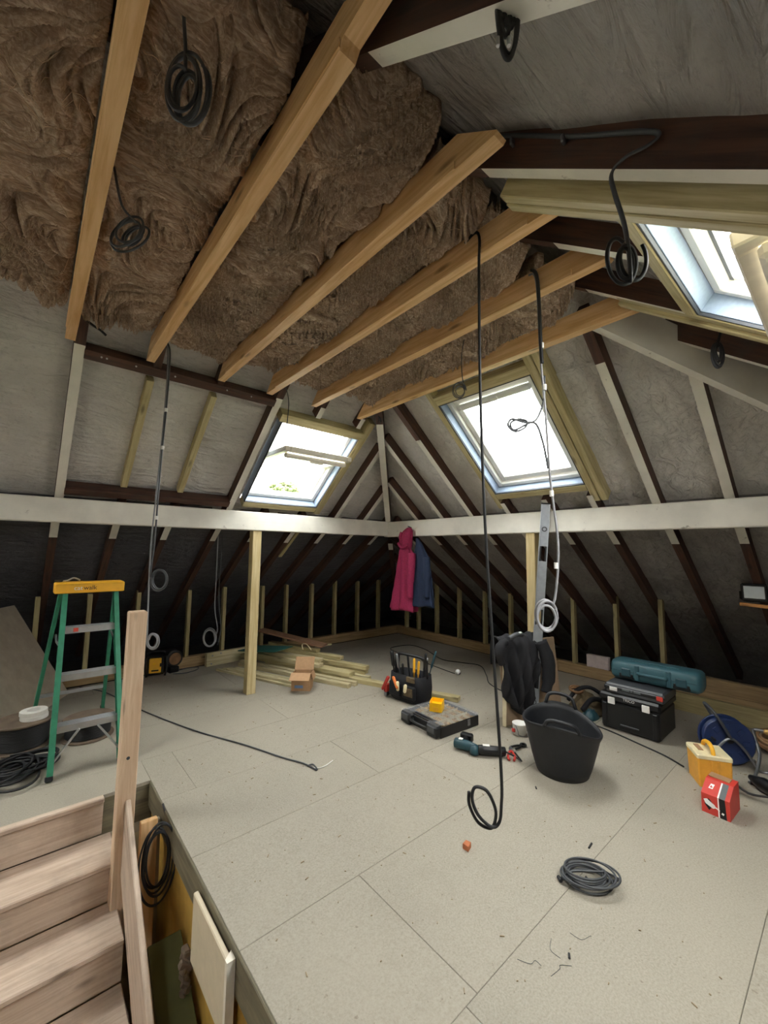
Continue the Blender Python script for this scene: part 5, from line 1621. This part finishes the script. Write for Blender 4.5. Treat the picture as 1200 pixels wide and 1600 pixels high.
def heap(cx, cy, hx, hy, h, seed, n=30):
    v = []
    for j in range(n):
        for i in range(n):
            u, w_ = (i / (n - 1) - 0.5) * 2, (j / (n - 1) - 0.5) * 2
            k = max(abs(u), abs(w_)); q = math.hypot(u, w_) or 1
            u2, w2 = u * k / q, w_ * k / q
            z = h * (1 - k ** 2.2) * (0.75 + 0.6 * noise.noise(Vector((u * 1.7, w_ * 1.7, seed)))) + 0.03 * noise.noise(Vector((u * 5, w_ * 5, seed + 3))) * (1 - k)
            v.append((cx + hx * u2 * (1 + 0.2 * noise.noise(Vector((u, w_, seed)))), cy + hy * w2, max(0.003, z)))
    f = [(j * n + i, j * n + i + 1, (j + 1) * n + i + 1, (j + 1) * n + i) for j in range(n - 1) for i in range(n - 1)]
    f.append(tuple([i for i in range(n - 1)] + [j * n + n - 1 for j in range(n - 1)] + [(n - 1) * n + i for i in range(n - 1, 0, -1)] + [j * n for j in range(n - 1, 0, -1)])[::-1])
    return MB().add(v, f)
sb = thing('soft_bag', 'slumped olive and black tool roll left of the big black toolbox', 'bag', (4.15, 1.80, 0))
heap(0, 0, 0.24, 0.17, 0.17, 3).build('cloth_body', 'olivebag', sb, smooth=True)
MB().tube(smooth_path([(-0.16, 0.10, 0.10), (-0.06, 0.05, 0.19), (0.06, -0.02, 0.20), (0.16, -0.10, 0.12)], 5), 0.018, 8).build('strap', 'blackcloth', sb, smooth=True)
MB().tube(smooth_path([(-0.2, -0.05, 0.06), (-0.10, -0.09, 0.14), (0.02, -0.13, 0.12), (0.12, -0.16, 0.05)], 5), 0.022, 8).build('strap', 'blackcloth', sb, smooth=True)
MB().tube(coil((-0.05, 0.07, 0.17), 0.07, 0.05, 3, (1, 0, 0), (0, 1, 0.2), 0.2, 61, (0, 0, 0.02)), 0.011, 6).build('leather_loop', 'brown', sb, smooth=True)
heap(-0.16, -0.10, 0.12, 0.07, 0.09, 8, 16).build('grey_flap', 'tealdark', sb, smooth=True)

# ------------------------------------------------------------------ transformer, red box, reel, things at the right edge
tr = thing('site_transformer', 'yellow site transformer with arched handle on the floor at right', 'transformer', (3.515, 0.735, 0), math.radians(31))
hw, hd, hh = 0.094, 0.094, 0.205
mb = MB()
rings = []
for z, k in ((0.0, 0.93), (0.004, 0.95), (0.175, 1.0), (0.178, 1.03), (0.198, 1.03), (0.204, 0.99)):
    rings.append([(hw * k * sx_ * (0.93 if c else 1), hd * k * sy_ * (1 if c else 0.93), z) for sx_, sy_, c in ((1, 1, 0), (1, 1, 1), (-1, 1, 1), (-1, 1, 0), (-1, -1, 0), (-1, -1, 1), (1, -1, 1), (1, -1, 0))])
mb.rings(rings[:4], True).build('case', 'transyellow', tr)
MB().rings(rings[3:], True).build('top_plate', 'paleyellow', tr)
MB().tube(smooth_path([(-0.075, 0.0, 0.200), (-0.06, 0.0, 0.237), (-0.02, 0.0, 0.252), (0.03, 0.0, 0.246), (0.07, 0.0, 0.226), (0.085, 0.0, 0.200)], 5), 0.013, 8, ).build('handle', 'yellow', tr, smooth=True)
MB().box((0.02, 0.05, 0.207), (0.09, 0.03, 0.006), 0.002).build('socket_cover', 'cardin', tr)
for sx, sy in ((-1, -0.2), (-1, 0.2), (0.3, -1), (-0.4, -1)):
    MB().box((sx * hw * 0.985, sy * hd * 0.985, 0.09), (0.010, 0.014, 0.165) if abs(sy) < 1 else (0.014, 0.010, 0.165), 0.003).build('rib', 'transyellow', tr)

rb = thing('carton', 'small red and black carton with white diamond print, front of the yellow transformer', 'box', (3.095, 0.63, 0), -0.06)
prof = [(0, 0), (0.0, 0.105), (0.10, 0.155), (0.20, 0.155), (0.20, 0.0)]
hwid = 0.066
MB().prism(prof, -hwid, hwid, M_axes((1, 0, 0), (0, 0, 1), (0, -1, 0), (0, 0, 0))).build('carton_body', 'red', rb)
FR = M_axes((0, -1, 0), (0, 0, 1), (-1, 0, 0), (-0.0004, 0, 0))           # print on the front, x to the right
dsl = Vector((0.10, 0, 0.05)).normalized()
TP = M_axes((0, -1, 0), dsl, Vector((0, -1, 0)).cross(dsl), (0.0 - 0.0002, 0, 0.105 + 0.0004))
def deco(nm, poly, mat, M, h=0.0006): MB().prism(poly, 0, h, M).build(nm, mat, rb)
deco('black_band', [(0.020, 0.0), (0.050, 0.0), (0.045, 0.105), (0.018, 0.105)], 'black', FR)
deco('white_line', [(0.012, 0.0), (0.018, 0.0), (0.016, 0.105), (0.011, 0.105)], 'whitecard', FR)
deco('black_mark', [(-0.03, 0.085), (-0.008, 0.058), (-0.03, 0.020), (-0.052, 0.050)], 'black', FR, 0.0008)
deco('white_diamond', [(-0.055, 0.072), (-0.040, 0.080), (-0.004, 0.058), (0.004, 0.045), (-0.012, 0.036), (-0.046, 0.052)], 'whitecard', FR, 0.0012)
deco('white_square', [(0.030, 0.034), (0.040, 0.030), (0.036, 0.020), (0.026, 0.024)], 'whitecard', FR, 0.0012)
deco('white_neck', [(0.004, 0.050), (0.020, 0.040), (0.018, 0.034), (0.0, 0.044)], 'whitecard', FR, 0.0010)
deco('black_band', [(0.018, 0.0), (0.045, 0.0), (0.045, 0.110), (0.018, 0.110)], 'greyprint', TP)
deco('white_line', [(0.010, 0.0), (0.017, 0.0), (0.017, 0.110), (0.010, 0.110)], 'whitecard', TP)
deco('white_logo', [(-0.040, 0.045), (-0.020, 0.045), (-0.016, 0.080), (-0.034, 0.080)], 'whitecard', TP)
deco('logo_mark', [(-0.034, 0.052), (-0.024, 0.052), (-0.022, 0.058), (-0.031, 0.070)], 'red', TP, 0.0010)
MB().box((0.16, 0.01, 0.158), (0.06, 0.10, 0.006), 0.001, rx=0.05).build('open_flap', 'cardin', rb)

re_ = thing('cable_reel', 'navy blue cable reel on a tubular stand behind the yellow transformer', 'cable reel', (3.93, 0.715, 0), math.radians(30))
RX = Matrix.Translation((0, 0, 0.166)) @ Matrix.Rotation(math.pi / 2, 4, 'Y')
for z in (-0.055, 0.04):
    MB().lathe([(0.03, 0), (0.06, 0.004), (0.14, 0.004), (0.152, 0), (0.158, 0.006), (0.152, 0.014), (0.14, 0.010), (0.06, 0.010), (0.03, 0.014)], 36, RX @ Matrix.Translation((0, 0, z))).build('flange', 'blue', re_, smooth=True)
prof = [(0.04, -0.045)]
for k in range(7): prof += [(0.128, -0.045 + k * 0.0125), (0.134, -0.041 + k * 0.0125), (0.134, -0.037 + k * 0.0125), (0.128, -0.034 + k * 0.0125)]
prof.append((0.04, 0.042))
MB().lathe(prof, 36, RX).build('wound_cable', 'blue', re_, smooth=True)
for a in range(0, 360, 45):
    MB().box((-0.056, 0.10 * math.cos(math.radians(a)), 0.166 + 0.10 * math.sin(math.radians(a))), (0.006, 0.045, 0.03), 0.003, rx=math.radians(a)).build('flange_window', 'blue', re_)
MB().cyl((-0.075, 0, 0.185), (0.075, 0, 0.185), 0.024, 14).build('hub', 'black', re_)
for sx in (-1, 1):
    MB().tube(smooth_path([(sx * 0.09, -0.20, 0.010), (sx * 0.085, -0.15, 0.012), (sx * 0.085, -0.08, 0.13), (sx * 0.085, 0.0, 0.20), (sx * 0.085, 0.08, 0.13), (sx * 0.085, 0.15, 0.012), (sx * 0.09, 0.20, 0.010)], 5), 0.009, 8).build('stand_tube', 'steel', re_, smooth=True)
MB().tube(smooth_path([(-0.085, 0.0, 0.20), (-0.088, 0.05, 0.30), (-0.06, 0.10, 0.385), (0.06, 0.10, 0.385), (0.088, 0.05, 0.30), (0.085, 0, 0.20)], 5), 0.010, 8).build('carry_handle', 'cabledark', re_, smooth=True)
MB().cyl((-0.07, 0.105, 0.185), (-0.11, 0.105, 0.185), 0.010, 10).build('crank_knob', 'black', re_)

hr = thing('pipe_bender', 'worn steel tube frame with yellow grip at the right edge, behind the red carton', 'tool', (4.0, 0.40, 0), 0.0)
MB().tube(smooth_path([(-0.32, 0.16, 0.012), (-0.24, 0.14, 0.04), (-0.10, 0.13, 0.13), (0.02, 0.17, 0.22), (0.06, 0.16, 0.245), (0.05, 0.02, 0.245), (0.05, -0.20, 0.24)], 5), 0.010, 8).build('tube', 'steel', hr, smooth=True)
MB().tube([(0.055, 0.12, 0.246), (0.055, 0.11, 0.246), (0.05, -0.09, 0.244), (0.05, -0.10, 0.244)], [0.012, 0.018, 0.018, 0.012], 10).build('grip', 'screw', hr, smooth=True)
MB().tube([(0.05, -0.19, 0.24), (0.05, -0.20, 0.0)], 0.010, 8).build('leg', 'steel', hr)
mb = MB().tube(smooth_path([Vector((p.x, p.y, max(p.z, 0.010))) for p in coil((4.42, 0.46, 0.02), 0.17, 0.13, 6, (1, 0.2, 0), (-0.2, 1, 0), 0.2, 71, (0, 0, 0.10))], 3), 0.010, 6)
tag(mb.build_centred('cable_coil', 'cardin', None, True), 'beige flex coiled on the floor at the right edge beyond the yellow grip', 'cable')
bd = thing('power_tool', 'black power tool lying at the right edge behind the red carton', 'tool', (3.60, 0.44, 0), 0.9)
MB().tube([(-0.12, 0, 0.045), (-0.11, 0, 0.045), (0.06, 0, 0.045), (0.10, 0, 0.045), (0.15, 0, 0.045)], [0.03, 0.042, 0.044, 0.03, 0.016], 12).build('motor_body', 'black', bd, smooth=True)
MB().tube(smooth_path([(-0.06, 0, 0.05), (-0.08, -0.07, 0.04), (-0.09, -0.13, 0.036)], 4), 0.024, 10).build('grip', 'black', bd, smooth=True)
MB().tube(smooth_path([(-0.11, 0.0, 0.05), (-0.10, 0.10, 0.06), (0.0, 0.16, 0.03), (0.10, 0.20, 0.07), (0.16, 0.22, 0.05)], 5), 0.007, 6).build('flex', 'cableblack', bd, smooth=True)
loose('timber_plank', 'long timber standing on edge on the floor behind the cable reel', 'timber', (4.88, 1.45, 0.0), (4.88, -0.9, 0.0), 0.045, 0.165, 'stud', (0, 0, 1))
loose('timber_plank', 'long timber laid on the right sole plate behind the big black toolbox', 'timber', (5.265, 1.36, 0.1305), (5.265, -1.2, 0.1305), 0.07, 0.135, 'sole', (0, 0, 1))
tag(MB().box((0, 0, 0), (0.06, 0.25, 0.145), 0.004).build('plaster_block', 'pinkblock', None, Matrix.Translation((5.255, 2.12, 0.2035))), 'pale pinkish block standing on the right sole plate between studs', 'block')

# ------------------------------------------------------------------ floodlight on the right rafter
zr = 1.235
xr = x_right(zr)
fl_ = thing('floodlight', 'small black floodlight with pale glass fixed to a rafter at far right', 'lamp', (xr - 0.03, 0.60, 1.12), 0.0)
Mf = Matrix.Rotation(math.radians(-8), 4, 'Y')
MB().box((0, 0, 0.06), (0.04, 0.175, 0.15), 0.010).build('housing', 'black', fl_, Mf)
MB().box((-0.022, 0, 0.065), (0.006, 0.135, 0.105), 0.002).build('lamp_glass', 'lampface', fl_, Mf)
for k in range(6): MB().box((0.026, -0.06 + k * 0.024, 0.06), (0.02, 0.006, 0.13), 0).build('fin', 'black', fl_, Mf)
MB().tube([(0.0, -0.095, 0.06), (0.03, -0.10, 0.0), (0.05, -0.06, -0.02), (0.05, 0.06, -0.02), (0.03, 0.10, 0.0), (0.0, 0.095, 0.06)], 0.008, 6).build('bracket', 'black', fl_)
loose('timber_bar', 'short orange timber bar crossing below the floodlight', 'timber', (xr - 0.055, 0.70, 1.062), (xr - 0.055, 0.10, 1.035), 0.05, 0.028, 'orangebar', (0, 0, 1))
mb = MB().cyl((0, 0, 0), (0, 0, 0.02), 0.012, 8)

# ------------------------------------------------------------------ small pieces on the floor
ob = MB().prism([(-0.022, -0.014), (0.018, -0.018), (0.024, 0.010), (-0.010, 0.018)], 0, 0.024)
tag(ob.build('wood_offcut', 'brick', None, Matrix.Translation((1.785, 1.395, 0.0)) @ Matrix.Rotation(0.4, 4, 'Z')), 'small orange-brown wood offcut lying alone in mid foreground', 'offcut')
for k, (x, y, L, a) in enumerate(((2.285, 0.995, 0.05, 0.1), (2.055, 0.915, 0.02, 1.0), (2.553, 1.44, 0.025, 0.7), (1.628, 0.80, 0.022, 0.5))):
    lb = ('dark splinter on the floor beyond the coiled cable', 'dark crumb close beside the coiled cable', 'dark chip on the floor in front of the black tub', 'dark chip on the floor in the right foreground')[k]
    o = MB().box((0, 0, 0.004), (L, 0.008, 0.008), 0.002).build('wood_chip', 'cableblack', None, Matrix.Translation((x, y, 0)) @ Matrix.Rotation(a, 4, 'Z'))
    tag(o, lb, 'chip')
mb = MB()
r = random.Random(12)
for k in range(420):
    x, y = r.uniform(0.8, 4.6), r.uniform(0.3, 5.0)
    L = r.choice((0.004, 0.006, 0.008, 0.018))
    mb.box((x, y, 0.0018), (L, 0.003, 0.003), 0, rz=r.uniform(0, 3.1))
o = mb.build('sawdust_crumbs', 'dust'); tag(o, 'scattered sawdust crumbs and splinters over the bare floor', 'debris', kind='stuff')
mb = MB()
for k in range(4):
    x, y = ((1.62, 0.86), (1.56, 0.80), (1.50, 0.88), (1.75, 0.80), (1.42, 0.62), (1.9, 0.75))[k]
    a = r.uniform(0, 3)
    p = [(x + math.cos(a) * t * 0.045 + 0.012 * math.sin(t * 4 + k), y + math.sin(a) * t * 0.045 + 0.012 * math.cos(t * 3 + k), 0.002) for t in (-1, -.3, .3, 1)]
    mb.tube(smooth_path(p, 4), 0.0009, 4)
tag(mb.build('fibre_scraps', 'cabledark'), 'thin dark fibres scattered on the right foreground floor', 'debris', kind='stuff')

# ------------------------------------------------------------------ outside
tree = thing('tree', 'rounded green tree far off outside the small roof window', 'tree', (27.6, 54.6, -6))
mb = MB()
r = random.Random(2)
for k in range(420):
    a, b = r.uniform(0, 6.283), r.uniform(0.0, 1.45)
    R_ = 2.4 * r.uniform(0.55, 1.0)
    c = (R_ * math.cos(a) * math.cos(b), R_ * math.sin(a) * math.cos(b), 15.6 + 1.9 * R_ / 2.4 * math.sin(b))
    s_ = r.uniform(0.18, 0.34)
    mb.box(c, (s_ * 1.6, s_ * 1.6, s_), s_ * 0.3, rz=r.uniform(0, 3), rx=r.uniform(-.6, .6))
o = mb.build('crown', 'leaf', tree); o['kind'] = 'stuff'
MB().tube([(0, 0, 0), (0.1, 0, 9), (0, 0.1, 16)], [0.4, 0.28, 0.1], 8).build('trunk', 'bark', tree)
gd = structure('ground')
MB().box((0, 0, -6.1), (400, 400, 0.2)).build('grass', 'grass', gd)
